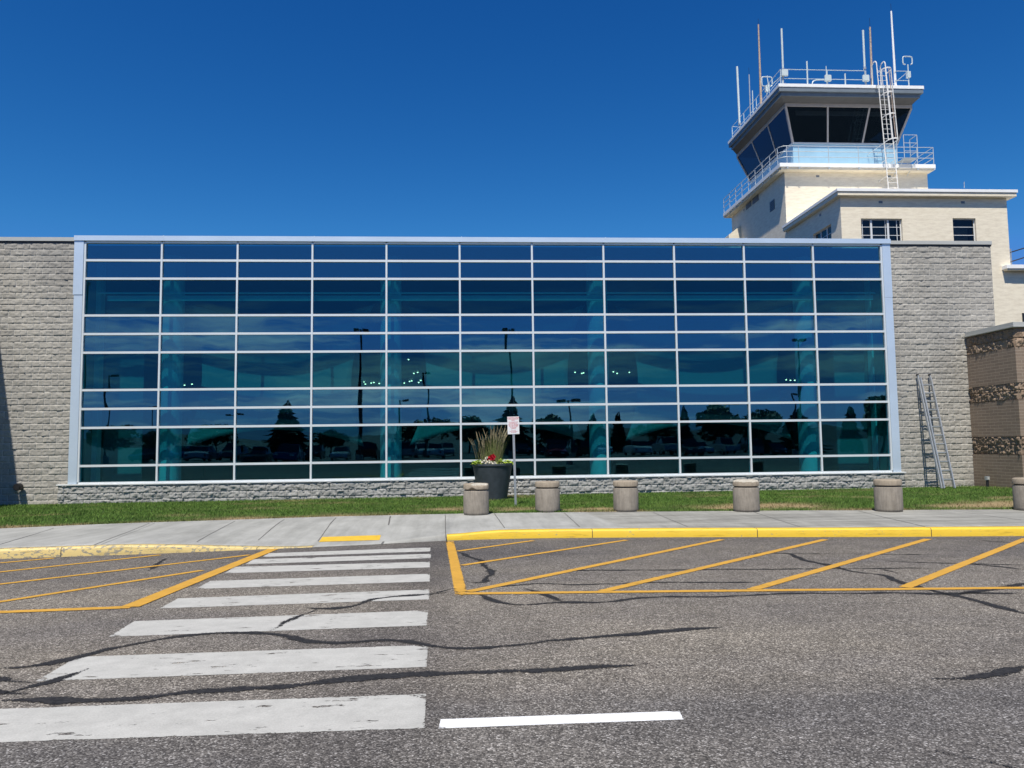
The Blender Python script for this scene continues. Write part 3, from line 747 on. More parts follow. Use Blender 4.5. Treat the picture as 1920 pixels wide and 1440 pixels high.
# ----- window wall
WW = T(MB().box(X0, X1, DW-.10, DW+.06, ZB+.036, ZB+.09).build('window_wall', 'frame_alu'))
def W(o, root=WW):
    o.parent = root; return o
W(MB().box(X0-.34, X1+.33, DW-.16, DW+.3, ZT+.03, ZT+.20).build('head_coping', 'panel_alu', bev=.005))
for xx in np.arange(X0+2.5, X1, 4.88): 
    W(MB().box(xx-.012, xx+.012, DW-.164, DW-.10, ZT+.03, ZT+.215).build('coping_joint', 'panel_alu'))
W(MB().box(X0-.335, X0-.035, DW-.13, DW+.05, ZT-1.75, ZT+.028).build('jamb_panel', 'panel_alu', bev=.004))
W(MB().box(X0-.31, X0-.035, DW-.115, DW+.05, ZB+.038, ZT-1.754).build('jamb_panel', 'panel_alu', bev=.004))
W(MB().box(X1+.035, X1+.325, DW-.115, DW+.05, ZT-1.85, ZT+.028).build('jamb_panel', 'panel_alu', bev=.004))
W(MB().box(X1+.035, X1+.315, DW-.115, DW+.05, ZB+.038, ZT-1.855).build('jamb_panel', 'panel_alu', bev=.004))
rowsU = [0,1,2,4,5,6,8,9,10,12,13]
zr = [ZT-r*U_ for r in rowsU]; zr[-1] = ZB+.09
for i in range(12):
    x = X0+i*CW
    W(MB().box(x-.030, x+.030, DW-.105, DW+.05, ZB+.092, ZT-.001).build('mullion', 'frame_alu', bev=.003))
for k in range(0, 10):
    for i in range(11):
        pass
for k in range(0, 10):
    mb = MB()
    for i in range(11):
        a = X0+i*CW+.0305; b = X0+(i+1)*CW-.0305
        mb.box(a, b, DW-.098, DW+.04, zr[k]-.036, zr[k]+(.036 if k else .028))
    W(mb.build('transom', 'frame_alu'))
for k in range(10):
    kind = 'vision' if (k in (2,5,8,9)) else 'spandrel'
    for i in range(11):
        a = X0+i*CW+.030; b = X0+(i+1)*CW-.030; z1 = zr[k]-.036; z0 = zr[k+1]+.036 if k < 9 else ZB+.09
        cx, cz = (a+b)/2, (z0+z1)/2
        mb = MB(); mb.box(a-cx, b-cx, -.007, .007, z0-cz, z1-cz)
        o = mb.build('vision_pane' if kind == 'vision' else 'spandrel_pane', kind)
        # object coords differ per pane so that the ripple differs
        rx, rz_ = random.gauss(0, .0013), random.gauss(0, .0013)
        for v in o.data.vertices:
            c = v.co.copy(); v.co = (c.x+cx, c.y - c.z*rx + c.x*rz_ + DW-.03, c.z+cz)
        W(o)
# ----- interior
FL = GW+.02; CE = ZT+.02
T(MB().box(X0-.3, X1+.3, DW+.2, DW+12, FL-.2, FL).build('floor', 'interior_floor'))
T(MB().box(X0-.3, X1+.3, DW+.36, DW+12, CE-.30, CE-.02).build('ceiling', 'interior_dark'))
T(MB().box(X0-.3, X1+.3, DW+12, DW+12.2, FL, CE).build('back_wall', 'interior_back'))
T(MB().box(-12.655, -12.36, DW+.10, DW+11.9, FL, CE-.31).build('side_wall', 'grey_block'))
T(MB().box(14.53, 14.81, DW+.10, DW+11.9, FL, CE-.31).build('side_wall', 'grey_block'))
def coly(px, Y): return at(px, 700, Y).x
YC = DW+.80
for px in (322, 733, 1122, 1512):
    x = coly(px, YC); T(MB().lathe((x, YC, FL), [(.36,0),(.36,CE-.31-FL)], 28).build('column', 'interior_column', smooth=True))
for px in (181, 1640): 
    x = coly(px, DW+1.0); T(MB().box(x-.17, x+.17, DW+.8, DW+1.1, FL, CE-.31).build('pilaster', 'interior_column'))
T(MB().box(coly(200,DW+1.6), coly(272,DW+1.6), DW+1.5, DW+1.6, FL, CE-1.9).build('partition', 'fabric'))
T(MB().box(coly(1562,DW+1.6), coly(1636,DW+1.6), DW+1.5, DW+1.6, FL, CE-1.9).build('partition', 'fabric'))
# service rail along the glass
zr1 = at(700, 558, DW+.9).z
T(MB().box(X0+.6, X1-.2, DW+.22, DW+.36, zr1-.22, zr1-.06).build('beam', 'interior_white'))
T(MB().tube([(X0+.3, DW+.25, zr1+.03), (X1-.1, DW+.25, zr1+.03)], .03).build('pipe', 'interior_column'))
# balcony slab edge deep inside with dark window openings
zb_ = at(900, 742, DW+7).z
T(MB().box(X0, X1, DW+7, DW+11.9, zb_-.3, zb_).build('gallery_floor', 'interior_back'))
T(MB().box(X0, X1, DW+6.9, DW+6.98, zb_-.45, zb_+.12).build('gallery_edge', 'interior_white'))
# stretched fabric sails between the columns
def sail(c4, nm):
    (tl, tr, br, bl) = c4; n = 24; YS = DW+1.25; P = np.zeros((n+1, n+1, 3))
    c = [at(*tl, YS), at(*tr, YS), at(*br, YS), at(*bl, YS)]
    for i in range(n+1):
        for j in range(n+1):
            s, t = i/n, j/n
            p = (c[0].lerp(c[1], s)).lerp(c[3].lerp(c[2], s), t)
            a = 4*s*(1-s); b = 4*t*(1-t)
            p.z += -.55*a*(1-t) + .62*a*t            # concave top and bottom
            p.x += (.62*b*(1-s) - .62*b*s)           # concave sides
            p.y += .35*(s-.5)*(t-.5)*2 + .25*a*b
            P[i,j] = p
    o = gridmesh('fabric_sail', P, M['fabric'], smooth=True)
    md = o.modifiers.new('thick', 'SOLIDIFY'); md.thickness = .006
    return o
for c4, lb in ((((344,566),(704,572),(682,838),(344,842)), 'leftmost stretched fabric sail hanging behind the glass between two columns'),
               (((764,572),(1096,573),(1098,828),(768,836)), 'middle stretched fabric sail hanging behind the glass above the planter and sign'),
               (((1156,572),(1486,570),(1490,826),(1170,828)), 'rightmost stretched fabric sail hanging behind the glass between two columns')):
    o = sail(c4, lb); tag(o, lb, 'fabric sail', 'fabric sails inside the terminal')
# lit downlights deep in the hall
def lamps(pts, label, grp):
    src = None
    for px, py in pts:
        p = at(px, py, DW+6.2)
        if src is None:
            src = empty('ceiling_lamp', p, label, 'lamp', grp)
            MB().lathe((0,0,0), [(.045,-.01),(.05,.04),(.02,.07)], 12).build('lamp_shade', 'interior_white', src)
            MB().lathe((0,0,-.05), [(.01,-.02),(.032,-.008),(.032,.012),(.01,.02)], 10).build('bulb', 'bulb', src)
            o = src
        else:
            o = src.copy(); COL.objects.link(o); o.location = p
            for ch in src.children: c = ch.copy(); COL.objects.link(c); c.parent = o
        o['label'] = label
lamps([(272,719),(346,720),(360,718)], 'small lit lamp inside, near the left end of the glass front', 'lamps at the left end of the hall')
lamps([(683,714),(685,718),(696,716),(701,715),(711,717),(749,699),(758,716),(768,713),(772,712),(776,698),(783,696),(785,715),(789,711),(766,672)], 'small lit lamp inside, in the cluster around the second column from the left', 'lamps around the second column')
lamps([(1078,696),(1091,698),(1094,697),(1105,697),(1150,695),(1157,698),(1180,696)], 'small lit lamp inside, in the cluster around the third column from the left', 'lamps around the third column')
lamps([(1474,710),(1482,711),(1490,711),(1498,710),(1545,709)], 'small lit lamp inside, in the row by the rightmost column', 'lamps by the rightmost column')
# ----- off-frame wing whose shadow falls on the left of the wall
WG = empty('side_wing', (-19.5, DW-6, GW), 'grey block wing projecting forward just beyond the left edge of the picture', 'building')
sx = at(0, 655, DW); 
WX = sx.x - (ZT+.16 - sx.z)*.155
under(MB().box(WX-6, WX-.06, DW-7.0, DW-.02, GW-.3, ZT+.03).build('wall', 'grey_block'), WG)
under(MB().box(WX-6.05, WX, DW-7.05, DW-.02, ZT+.03, ZT+.16).build('coping', 'coping_grey'), WG)
# round outlet on the wall in the shade
p = at(38, 914, DW-.1)
LO = empty('wall_floodlight', (p.x, DW, p.z), 'small round black floodlight low on the shaded left end of the block wall', 'floodlight')
mb = MB(); mb.tube([(0,-.30,.02),(0,-.12,.02)], .11, 20); mb.build('lamp_housing', 'black', LO, True)
MB().tube([(0,-.315,.02),(0,-.301,.02)], .095, 20).build('lens', 'dark_metal', LO)
MB().box(-.04,.04,-.12,.02,-.03,.07).build('bracket', 'black', LO)

# ================================================================ BROWN ANNEX
BX = 17.42; BY = 23.2; BZT = at(1897, 604, BY).z
AN = empty('brown_annex', (BX, BY, GW), 'low brown banded block annex with a grey metal coping at the right edge', 'building')
def A_(o): return under(o, AN)
zs = [at(x, y, BY).z for x, y in ((1897,614),(1898,651),(1901,717),(1902,749),(1905,818),(1907,853))] + [GW-.15]
for i in range(6):
    z1, z0 = zs[i], zs[i+1]
    if i % 2 == 0:
        A_(relief('rough_band', (BX+.05, DW-.02, z0), (0,-1,0), DW-.02-BY-.05, z1-z0, (-1,0,0), 'brown_rough', course=.3, half=.2, amp=.085, seed=20+i, inner=8, edgef=.95, rough=1.5))
        A_(relief('rough_band', (BX+.05, BY+.05, z0), (1,0,0), 8.9, z1-z0, (0,-1,0), 'brown_rough', course=.3, half=.2, amp=.085, seed=30+i, inner=6, edgef=.95, rough=1.5))
        A_(MB().box(BX+.058, BX+8.9, BY+.058, DW-.02, z0+.002, z1-.002).build('core_wall', 'brown_rough'))
    else:
        A_(MB().box(BX, BX+9, BY, DW-.02, z0, z1).build('smooth_band', 'brown_smooth'))
A_(MB().box(BX-.06, BX+9, BY-.06, DW-.065, zs[0]+.003, BZT).build('coping', 'coping_grey', bev=.006))
A_(MB().box(BX-.075, BX+9, BY-.075, DW-.065, zs[0]+.015, zs[0]+.045).build('drip_edge', 'coping_grey'))
# utility outlet
p = atX(1852, 915, BX-.35)
PO = empty('utility_post', (p.x, p.y, GW-.02), 'small capped grey pipe post standing in the grass by the brown annex', 'pipe')
MB().tube([(0,0,0),(0,0,.34)], .045, 12).build('pipe', 'dark_metal', PO, True)
MB().box(-.055,.055,-.06,.06,.341,.47).build('outlet_box', 'galv', PO, bev=.01)
MB().box(-.035,.035,-.075,-.061,.36,.44).build('cover', 'coping_grey', PO, bev=.003)

# ================================================================ CONTROL TOWER
TX0, TX1, TY0, TY1 = 19.706, 28.80, 45.0, 54.4; YB = 38.31
CT = empty('control_tower', (24.25, 49.7, GW), 'cream control tower with slanted dark cab windows, white flat roof and antennas', 'control tower')
def C(o): return under(o, CT)
def zt(py, Y, px=1600): return at(px, py, Y).z
ZBAL = at(1463, 305, TY0-.55).z          # balcony top edge
ZBALb = at(1463, 316, TY0-.55).z
C(MB().box(TX0, TX1, TY0, TY1, GW-.2, ZBALb-.01).build('tower_wall', 'cream'))
# balcony slab, two stepped
C(MB().box(TX0-.50, TX1+.22, TY0-.55, TY1+.4, ZBALb+.13, ZBAL).build('balcony_edge', 'fascia_white', bev=.01))
C(MB().box(TX0-.40, TX1+.14, TY0-.47, TY1+.3, ZBALb-.008, ZBALb+.128).build('balcony_slab', 'cream', bev=.01))
# block
ZBR = at(1575, 372, YB).z; ZRT = at(1568, 353, YB-.3).z; ZRB = at(1568, 364, YB-.3).z
C(MB().box(TX0+.004, TX1+.006, YB, TY0-.002, GW-.2, ZRB-.05).build('lower_wall', 'cream'))
C(MB().box(TX0-.30, TX1+.42, YB-.34, TY0-.004, ZRT-.16, ZRT).build('roof_edge', 'fascia_white', bev=.01))
C(MB().box(TX0-.25, TX1+.37, YB-.29, TY0-.004, ZRB-.048, ZRT-.163).build('roof_slab', 'cream', bev=.01))
C(MB().tube([at(1808,352,YB+1.5), at(1808,341,YB+1.5)], .02).build('vent_pipe', 'galv'))
# block front windows, cut as recessed boxes
def oldwin(px0, px1, py0, py1, cols, rowsn, lab=None, heavy=()):
    a = at(px0, py0, YB); b = at(px1, py0+(-.0), YB); z1 = a.z; z0 = at(px0, py1, YB).z
    x0, x1 = a.x, b.x
    root = C(MB().box(x0, x1, YB-.028, YB+.002, z0-.09, z0-.01).build('window', 'cream'))
    def K(o): o.parent = root; return o
    return x0, x1, z0, z1, K
# openings cut with a boolean-free approach: wall rebuilt around them
for o in list(bpy.data.objects):
    if o.name == 'lower_wall': bpy.data.objects.remove(o)
wins = []
for (a, b, t_, bt) in ((1614,1691,409.5,462), (1786,1829,409,462)):
    p = at(a, t_, YB); q = at(b, t_, YB); zl = at(a, bt, YB).z
    wins.append((p.x, q.x, zl, p.z))
mb = MB(); zlo, zhi = GW-.2, ZRB-.05
cuts = [TX0+.004] + [v for w in wins for v in w[:2]] + [TX1+.006]
th = .25
def wallpiece(x0, x1, z0, z1): mb.box(x0, x1, YB, YB+th, z0, z1)
wallpiece(cuts[0], cuts[1], zlo, zhi); wallpiece(cuts[2], cuts[3], zlo, zhi); wallpiece(cuts[4], cuts[5], zlo, zhi)
for w in wins: wallpiece(w[0], w[1], zlo, w[2]); wallpiece(w[0], w[1], w[3], zhi)
# left side wall of the block with its opening
sw = []
pa = atX(1524, 436, TX0); pb = atX(1558, 424, TX0)
sy0, sy1 = pb.y, pa.y; sz1 = (pb.z+pa.z)/2; sz0 = sz1-1.35
mb.box(TX0+.004, TX0+.254, YB+th, sy0, zlo, zhi); mb.box(TX0+.004, TX0+.254, sy1, TY0-.002, zlo, zhi)
mb.box(TX0+.004, TX0+.254, sy0, sy1, zlo, sz0); mb.box(TX0+.004, TX0+.254, sy0, sy1, sz1, zhi)
mb.box(TX1-.244, TX1+.006, YB+th, TY0-.002, zlo, zhi)
mb.box(TX0+.26, TX1-.25, YB+1.8, YB+1.9, zlo, zhi)
C(mb.build('lower_wall', 'cream'))
C(MB().box(TX0+.3, TX1-.3, YB+1.2, YB+1.25, GW, zhi).build('room_wall', 'interior_back'))
def steelwin(x0, x1, z0, z1, vbars, hbars, heavy, nm='window'):
    fr = MB(); y = YB+.13
    fr.box(x0, x0+.05, y, y+.06, z0, z1).box(x1-.05, x1, y, y+.06, z0, z1).box(x0+.05, x1-.05, y, y+.06, z1-.05, z1).box(x0+.05, x1-.05, y, y+.06, z0, z0+.05)
    root = C(fr.build(nm, 'white_metal'))
    ms = MB()
    for v in vbars: ms.box(x0+(x1-x0)*v-.015, x0+(x1-x0)*v+.015, y+.01, y+.05, z0+.05, z1-.05)
    ms2 = MB()
    for v in heavy: ms2.box(x0+(x1-x0)*v-.05, x0+(x1-x0)*v+.05, y-.02, y+.055, z0+.05, z1-.05)
    for h_ in hbars: ms.box(x0+.05, x1-.05, y+.008, y+.048, z1-h_-.014, z1-h_+.014)
    o = ms.build('glazing_bar', 'white_metal'); o.parent = root
    for v in heavy: o = MB().box(x0+(x1-x0)*v-.05, x0+(x1-x0)*v+.05, y-.02, y+.055, z0+.05, z1-.05).build('mullion', 'white_metal'); o.parent = root
    o = MB().box(x0+.05, x1-.05, y+.025, y+.031, z0+.05, z1-.05).build('pane', 'old_glass'); o.parent = root
    o = MB().box(x0+.05, x1-.05, y+.5, y+.52, z0+.0, z1-.3).build('blind', 'interior_white'); o.parent = root
steelwin(*wins[0][:2], wins[0][2], wins[0][3], (.06,.90,.62), (.42,.86,1.3), (.27,.68))
steelwin(*wins[1][:2], wins[1][2], wins[1][3], (), (.44,.88,1.3), ())
# side window in the block
y_ = TX0+.13; root = C(MB().box(y_, y_+.06, sy0, sy0+.05, sz0, sz1).box(y_, y_+.06, sy1-.05, sy1, sz0, sz1).box(y_, y_+.06, sy0+.05, sy1-.05, sz1-.05, sz1).build('window', 'white_metal'))
o = MB().box(y_+.02, y_+.03, sy0+.05, sy1-.05, sz0, sz1-.05).build('pane', 'old_glass'); o.parent = root
mb = MB()
for k in (1/3, 2/3): mb.box(y_-.01, y_+.05, sy0+(sy1-sy0)*k-.04, sy0+(sy1-sy0)*k+.04, sz0, sz1-.05)
for h_ in (.42,.86): mb.box(y_+.005, y_+.045, sy0+.05, sy1-.05, sz1-h_-.014, sz1-h_+.014)
o = mb.build('mullion', 'white_metal'); o.parent = root
# little square drain vents
for px, py, Y in ((1651,379,YB),(1805,379.5,YB),(1533,330.5,TY0),(1667,331,TY0)):
    p = at(px, py, Y); C(MB().box(p.x-.10, p.x+.10, Y-.02, Y+.05, p.z-.06, p.z+.06).build('wall_vent', 'fascia_grey'))
for px, py in ((1538,403),(1395,394)):
    p = atX(px, py, TX0); C(MB().box(TX0-.015, TX0+.05, p.y-.09, p.y+.09, p.z-.06, p.z+.06).build('wall_vent', 'fascia_grey'))
# louvred vents on the left wall of the tower
for (a, b, t_, bt) in ((1399,1408.5,373,390),(1411,1422,362,379),(1443.5,1452,372,396)):
    p = atX(a, t_+4, TX0); q = atX(b, t_, TX0); z1 = q.z-.02; z0 = atX(b, bt-4, TX0).z
    root = C(MB().box(TX0-.02, TX0+.02, q.y, p.y, z0, z1).build('louvre_vent', 'dark_metal'))
    n = 6; mb = MB()
    for k in range(n):
        zc = z0+(z1-z0)*(k+.5)/n; mb.hexa([(TX0-.05,q.y,zc-.04),(TX0-.022,q.y,zc-.01),(TX0-.022,p.y,zc-.01),(TX0-.05,p.y,zc-.04),(TX0-.05,q.y,zc-.02),(TX0-.022,q.y,zc+.04),(TX0-.022,p.y,zc+.04),(TX0-.05,p.y,zc-.02)])
    o = mb.build('slat', 'louvre'); o.parent = root
# small dormer-like lean-to at the far left foot
pa = atX(1373, 447, TX0)
C(MB().prism([(TX0-.9, 52.6, 8), (TX0-.01, 52.6, 8), (TX0-.01, 52.6, at(1387,430,52.6).z+.3), (TX0-.9, 52.6, at(1387,430,52.6).z-.4)], (0,2.6,0)).build('lean_to', 'cream'))
# ----- cab
CX0, CX1, CY0, CY1 = 20.76, 27.55, 46.0, 53.2
ZS = at(1560, 268, CY0).z; ZSb = ZBAL
C(MB().box(CX0, CX1, CY0, CY1, ZSb, ZS-.09).build('cab_wall', 'parapet_blue'))
C(MB().box(CX0-.05, CX1+.05, CY0-.05, CY1+.05, ZS-.088, ZS).build('cab_sill', 'white_metal'))
OUT = .66
ZH = at(1560, 201, CY0-OUT).z
def ring(f):  # f 0 sill .. 1 head -> rectangle corners
    o_ = OUT*f; z = ZS+(ZH-ZS)*f
    return [Vector((CX0-o_, CY0-o_, z)), Vector((CX1+o_, CY0-o_, z)), Vector((CX1+o_, CY1+o_, z)), Vector((CX0-o_, CY1+o_, z))]
r0, r1 = ring(0), ring(1)
C(MB().poly(r0).poly(ring(1)).build('cab_floor', 'interior_dark'))
for s, nb in ((0,3),(3,3),(1,3),(2,3)):
    a0, b0, a1, b1 = r0[s], r0[(s+1)%4], r1[s], r1[(s+1)%4]
    nrm = (b0-a0).cross(a1-a0).normalized()
    for k in range(nb):
        f0, f1 = k/nb, (k+1)/nb
        q = [a0.lerp(b0,f0), a0.lerp(b0,f1), a1.lerp(b1,f1), a1.lerp(b1,f0)]
        C(MB().prism(q, nrm*-.012).build('cab_window', 'cab_glass'))
    for k in range(nb+1):
        if k == nb: continue
        f0 = k/nb; p, q = a0.lerp(b0, f0), a1.lerp(b1, f0); d = (b0-a0).normalized()*.055
        dd = (b0-a0).normalized()*.055
        if k == 0: C(MB().tube([p, q], .085, 4).build('cab_post', 'head_trim'))
        else: C(MB().prism([p-d+nrm*.03, p+d+nrm*.03, q+d+nrm*.03, q-d+nrm*.03], nrm*-.08).build('cab_post', 'head_trim'))
# things inside the cab: a dark console and blinds
C(MB().box(CX0+1, CX1-1, CY0+1.1, CY0+2, ZSb+.2, ZS+.25).build('console', 'interior_dark'))
for k, (x_, w_) in enumerate(((CX0+1.3,.55),(CX0+2.6,.7),(CX0+4.4,.5),(CX0+5.6,.6))):
    C(MB().box(x_, x_+w_, CY0+1.0, CY0+1.08, ZS+.26, ZS+.26+.38).build('monitor', 'black'))
for x_ in (CX0+2.1, CX0+4.0): C(MB().box(x_, x_+.5, CY0+2.6, CY0+2.7, ZSb+.2, ZS+.75).box(x_, x_+.5, CY0+2.2, CY0+2.6, ZSb+.5, ZSb+.62).build('chair', 'interior_dark'))
C(MB().box(CX0+.2, CX1-.2, CY0-.15, CY0-.12, ZH-.32, ZH-.02).build('blind', 'interior_white'))
C(MB().box(CX0+.3, CX1-.3, CY1-.9, CY1-.8, ZSb+.1, ZS+.5).build('cabinet', 'interior_white'))
# head trim, sloping soffit, two grey fascias, white roof edge
RX0, RX1, RY0, RY1 = 19.31, 28.53, 44.40, 53.55
ZR = at(1600, 158.5, RY0).z
def frust(x0,x1,y0,y1,z0, X0_,X1_,Y0_,Y1_,z1): return MB().hexa([(x0,y0,z0),(x1,y0,z0),(x1,y1,z0),(x0,y1,z0),(X0_,Y0_,z1),(X1_,Y0_,z1),(X1_,Y1_,z1),(X0_,Y1_,z1)])
h0 = OUT+.05
C(MB().box(CX0-h0, CX1+h0, CY0-h0, CY1+h0, ZH, ZH+.20).build('head_trim', 'head_trim'))
zf1 = at(1600, 164.5, RY0).z; zf2 = at(1600, 172.5, RY0+.04).z; zf3 = at(1600, 174.5, RY0+.2).z; zf4 = at(1600, 181.5, RY0+.2).z
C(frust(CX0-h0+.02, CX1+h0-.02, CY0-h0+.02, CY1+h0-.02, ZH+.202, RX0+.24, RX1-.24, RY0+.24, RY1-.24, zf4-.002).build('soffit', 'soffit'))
C(MB().box(RX0+.18, RX1-.18, RY0+.18, RY1-.18, zf4, zf3).build('lower_fascia', 'fascia_grey'))
C(MB().box(RX0+.24, RX1-.24, RY0+.24, RY1-.24, zf3+.001, zf2-.001).build('recess', 'dark_metal'))
C(MB().box(RX0+.04, RX1-.04, RY0+.04, RY1-.04, zf2, zf1-.001).build('upper_fascia', 'fascia_grey'))
C(MB().box(RX0, RX1, RY0, RY1, zf1, ZR).build('roof_edge', 'fascia_white', bev=.01))
# ----- balcony railing
RR = .022; bx0, bx1, by0, by1 = TX0-.44, TX1+.15, TY0-.49, TY1+.33
RL = C(MB().tube([(bx1,by1,ZBAL+.08),(bx1,by0,ZBAL+.08)], .012).build('balcony_railing', 'rail_grey'))
def rr(z): 
    return [(bx0,by1,z),(bx0,by0+.5,z),(bx0+.05,by0+.25,z),(bx0+.25,by0+.05,z),(bx0+.5,by0,z),(bx1,by0,z),(bx1,by1,z)]
for h_ in (.40,.74,1.08):
    o = MB().tube(rr(ZBAL+h_), RR, 6).build('rail', 'rail_grey', smooth=True); o.parent = RL
posts = [(bx0+.42, by0)] + [(at(px, 300, by0).x, by0) for px in (1498,1554,1610,1720)] + [(bx1, by0), (at(1662,300,by0).x, by0)]
for k in range(1, 8): posts.append((bx0, by0+.35+(by1-by0-.4)*k/8.))
posts.append((bx0, by1)); posts.append((bx0+.02, by0+.42)); 
for k in range(1, 5): posts.append((bx1, by0+(by1-by0)*k/4))
for x, y in posts:
    o = MB().tube([(x,y,ZBALb+.04),(x,y,ZBAL+1.08)], RR, 6).box(x-.05,x+.05,y-.05,y+.03,ZBALb+.02,ZBALb+.12).build('post', 'rail_grey'); o.parent = RL
# ----- step-off landing beside the ladder
lx0 = at(1689, 300, by0-.35).x; lx1 = at(1714, 300, by0-.35).x
LD = C(MB().box(lx0, lx1, by0-.75, by0+.1, ZBAL+.10, ZBAL+.15).build('landing', 'galv'))
for x in (lx0, lx1):
    for y in (by0-.75, by0):
        o = MB().tube([(x,y,ZBAL+.1),(x,y,ZBAL+1.55)], .025, 6).build('post', 'rail_grey'); o.parent = LD
for h_ in (.55,1.05,1.55):
    o = MB().tube([(lx0,by0-.75,ZBAL+h_),(lx1,by0-.75,ZBAL+h_),(lx1,by0,ZBAL+h_)], .02, 6).build('rail', 'rail_grey'); o.parent = LD
for x in (lx0, lx1):
    o = MB().tube([(x,by0-.7,ZBAL+.08),(x,TY0-.02,ZBAL-.55)], .02, 6).build('brace', 'rail_grey'); o.parent = LD
# ----- caged ladder
YL = TY0-.95
def lp(side, py):
    x = (np.interp(py, (130,158,268,353), (1644,1648,1660,1665.8)) if side == 0 else np.interp(py, (130,187,270,352), (1661,1666,1677.5,1684)))
    return at(float(x), py, YL)
zbot = ZRT+.01
L0, L1 = lp(0, 353), lp(1, 353); H0, H1 = lp(0, 140), lp(1, 140)
def lerpz(A, B, z): t = (z-A.z)/(B.z-A.z); return A.lerp(B, t)
L0, L1 = lerpz(L0, H0, zbot), lerpz(L1, H1, zbot)
topz = ZR+1.15
H0, H1 = lerpz(L0, H0, topz), lerpz(L1, H1, topz)
def goose(B, T_):
    pts = [B, T_]
    for k in range(1, 7):
        a = math.pi*k/6; pts.append(T_ + Vector((0, .28*(1-math.cos(a)), .28*math.sin(a))))
    pts.append(pts[-1] + Vector((0,0,-1.1))); return pts
CL = C(MB().tube(goose(L0, H0), .032, 6).build('caged_ladder', 'ladder_paint', smooth=True))
o = MB().tube(goose(L1, H1), .032, 6).build('side_rail', 'ladder_paint', smooth=True); o.parent = CL
nr = int((topz-zbot)/.305)
for k in range(1, nr):
    z = zbot + k*.305; a, b = lerpz(L0, H0, z), lerpz(L1, H1, z)
    o = MB().tube([a, b], .014, 6).build('rung', 'ladder_paint'); o.parent = CL
def hoop(z, r=.43, full=True):
    a, b = lerpz(L0, H0, z), lerpz(L1, H1, z); c = (a+b)/2; pts = []
    hw = (b-a).length/2
    for k in range(0, 15):
        t = math.pi*k/14; pts.append((c.x - math.cos(t)*max(hw, r*(.62+.38*math.sin(t))) , c.y - math.sin(t)*.78, z))
    return pts
zh = [at(1670, py, YL).z for py in (138, 182, 222, 268)]
for z in zh:
    P_ = hoop(z); mb = MB()
    inner = [(Vector(p)) for p in P_]
    for i in range(len(inner)-1):
        a, b = inner[i], inner[i+1]; mb.hexa([(a.x,a.y,z-.04),(b.x,b.y,z-.04),(b.x,b.y+.014,z-.04),(a.x,a.y+.014,z-.04),(a.x,a.y,z+.04),(b.x,b.y,z+.04),(b.x,b.y+.014,z+.04),(a.x,a.y+.014,z+.04)])
    o = mb.build('hoop', 'ladder_paint'); o.parent = CL
for k in (3, 5, 7, 9, 11):
    a, b = Vector(hoop(zh[0])[k]), Vector(hoop(zh[-1])[k])
    o = MB().tube([a+Vector((0,.02,0)), b+Vector((0,.02,0))], .024, 5).build('cage_bar', 'rusty' if k == 7 else 'ladder_paint'); o.parent = CL
for py in (268, 300, 160, 330):
    z = at(1670, py, YL).z; 
    for A_0, B_0 in ((L0,H0),(L1,H1)):
        a = lerpz(A_0, B_0, z); yb = {268: CY0, 300: by0, 160: RY0, 330: TY0}[py]
        o = MB().tube([a, Vector((a.x, yb, z))], .018, 5).build('bracket', 'ladder_paint'); o.parent = CL
# ----- roof railing
y1r = RY0+.25
def rx(px, py=150): return at(px, py, y1r).x
RF = C(MB().tube([(rx(1467),y1r,ZR+.90),(rx(1624),y1r,ZR+.90)], .020, 6).build('roof_railing', 'antenna_white'))
zA = at(1550,131.5,y1r).z; zB2 = at(1550,148.5,y1r).z
for v in RF.data.vertices: v.co.z += zA-(ZR+.90)
def rf(pts, r=.019, nm='rail', mat='antenna_white'):
    o = MB().tube(pts, r, 6).build(nm, mat, smooth=True); o.parent = RF; return o
rf([(rx(1467),y1r,zB2),(rx(1624),y1r,zB2)])
rf([(rx(1678),y1r,zA+.02),(rx(1704),y1r,zA+.02)]); rf([(rx(1678),y1r,zB2),(rx(1704),y1r,zB2),(rx(1704),y1r,ZR)])
xl = RX0+.25
def yl_(px, py): return atX(px, py, xl).y
for z in (zA, zB2): rf([(xl, y1r, z), (xl, RY1-.3, z)], .018)
for y in (y1r, 46.4, 48.6, 50.9, RY1-.3): rf([(xl,y,ZR),(xl,y,zA)], .024, 'post')
for px in (1467,1550,1624,1704): rf([(rx(px),y1r,ZR),(rx(px),y1r,zA+(.25 if px==1550 else 0))], .026, 'post')
for a, b in (((1531,141),(1549,131)),((1690,148),(1701,138))): pass
rf([(rx(1600),y1r+5,ZR),(rx(1600),y1r+5,zA)], .02, 'post')
rf([(xl, RY1-.3, zA), (RX1-.3, RY1-.3, zA)], .018); rf([(rx(1704), y1r, zA+.02), (rx(1704), RY1-.3, zA+.02)], .018)
# ----- antennas : (base px, top px, depth, radius, material, label)
def antenna(b, t_, Y, r, mat, label, box=None, tip=0, base=0, rt=None):
    A0, B0 = at(*b, Y), at(*t_, Y); A0.z = min(A0.z, ZR+.0)
    B0.x = A0.x + (B0.x-A0.x)*.35
    if base:
        mid = A0.lerp(B0, base); o = C(MB().tube([mid, B0], r, 10).build('antenna', mat, smooth=True))
        p = MB().tube([A0, mid], r*.62, 8).tube([mid-Vector((0,0,.06)), mid+Vector((0,0,.06))], r*1.45, 10).build('mount', 'galv'); p.parent = o
    else: o = C(MB().tube([A0, B0], r, 10, rt).build('antenna', mat, smooth=True))
    o['label'] = label
    if tip: p = MB().tube([B0, B0+Vector((0,0,tip))], .010, 5).build('whip', 'dark_metal'); p.parent = o
    if box:
        q = at(*box, Y); p = MB().box(q.x-.20,q.x+.20,q.y-.16,q.y-.03,q.z-.2,q.z+.2).build('junction_box', 'antenna_white', bev=.02); p.parent = o
    return o
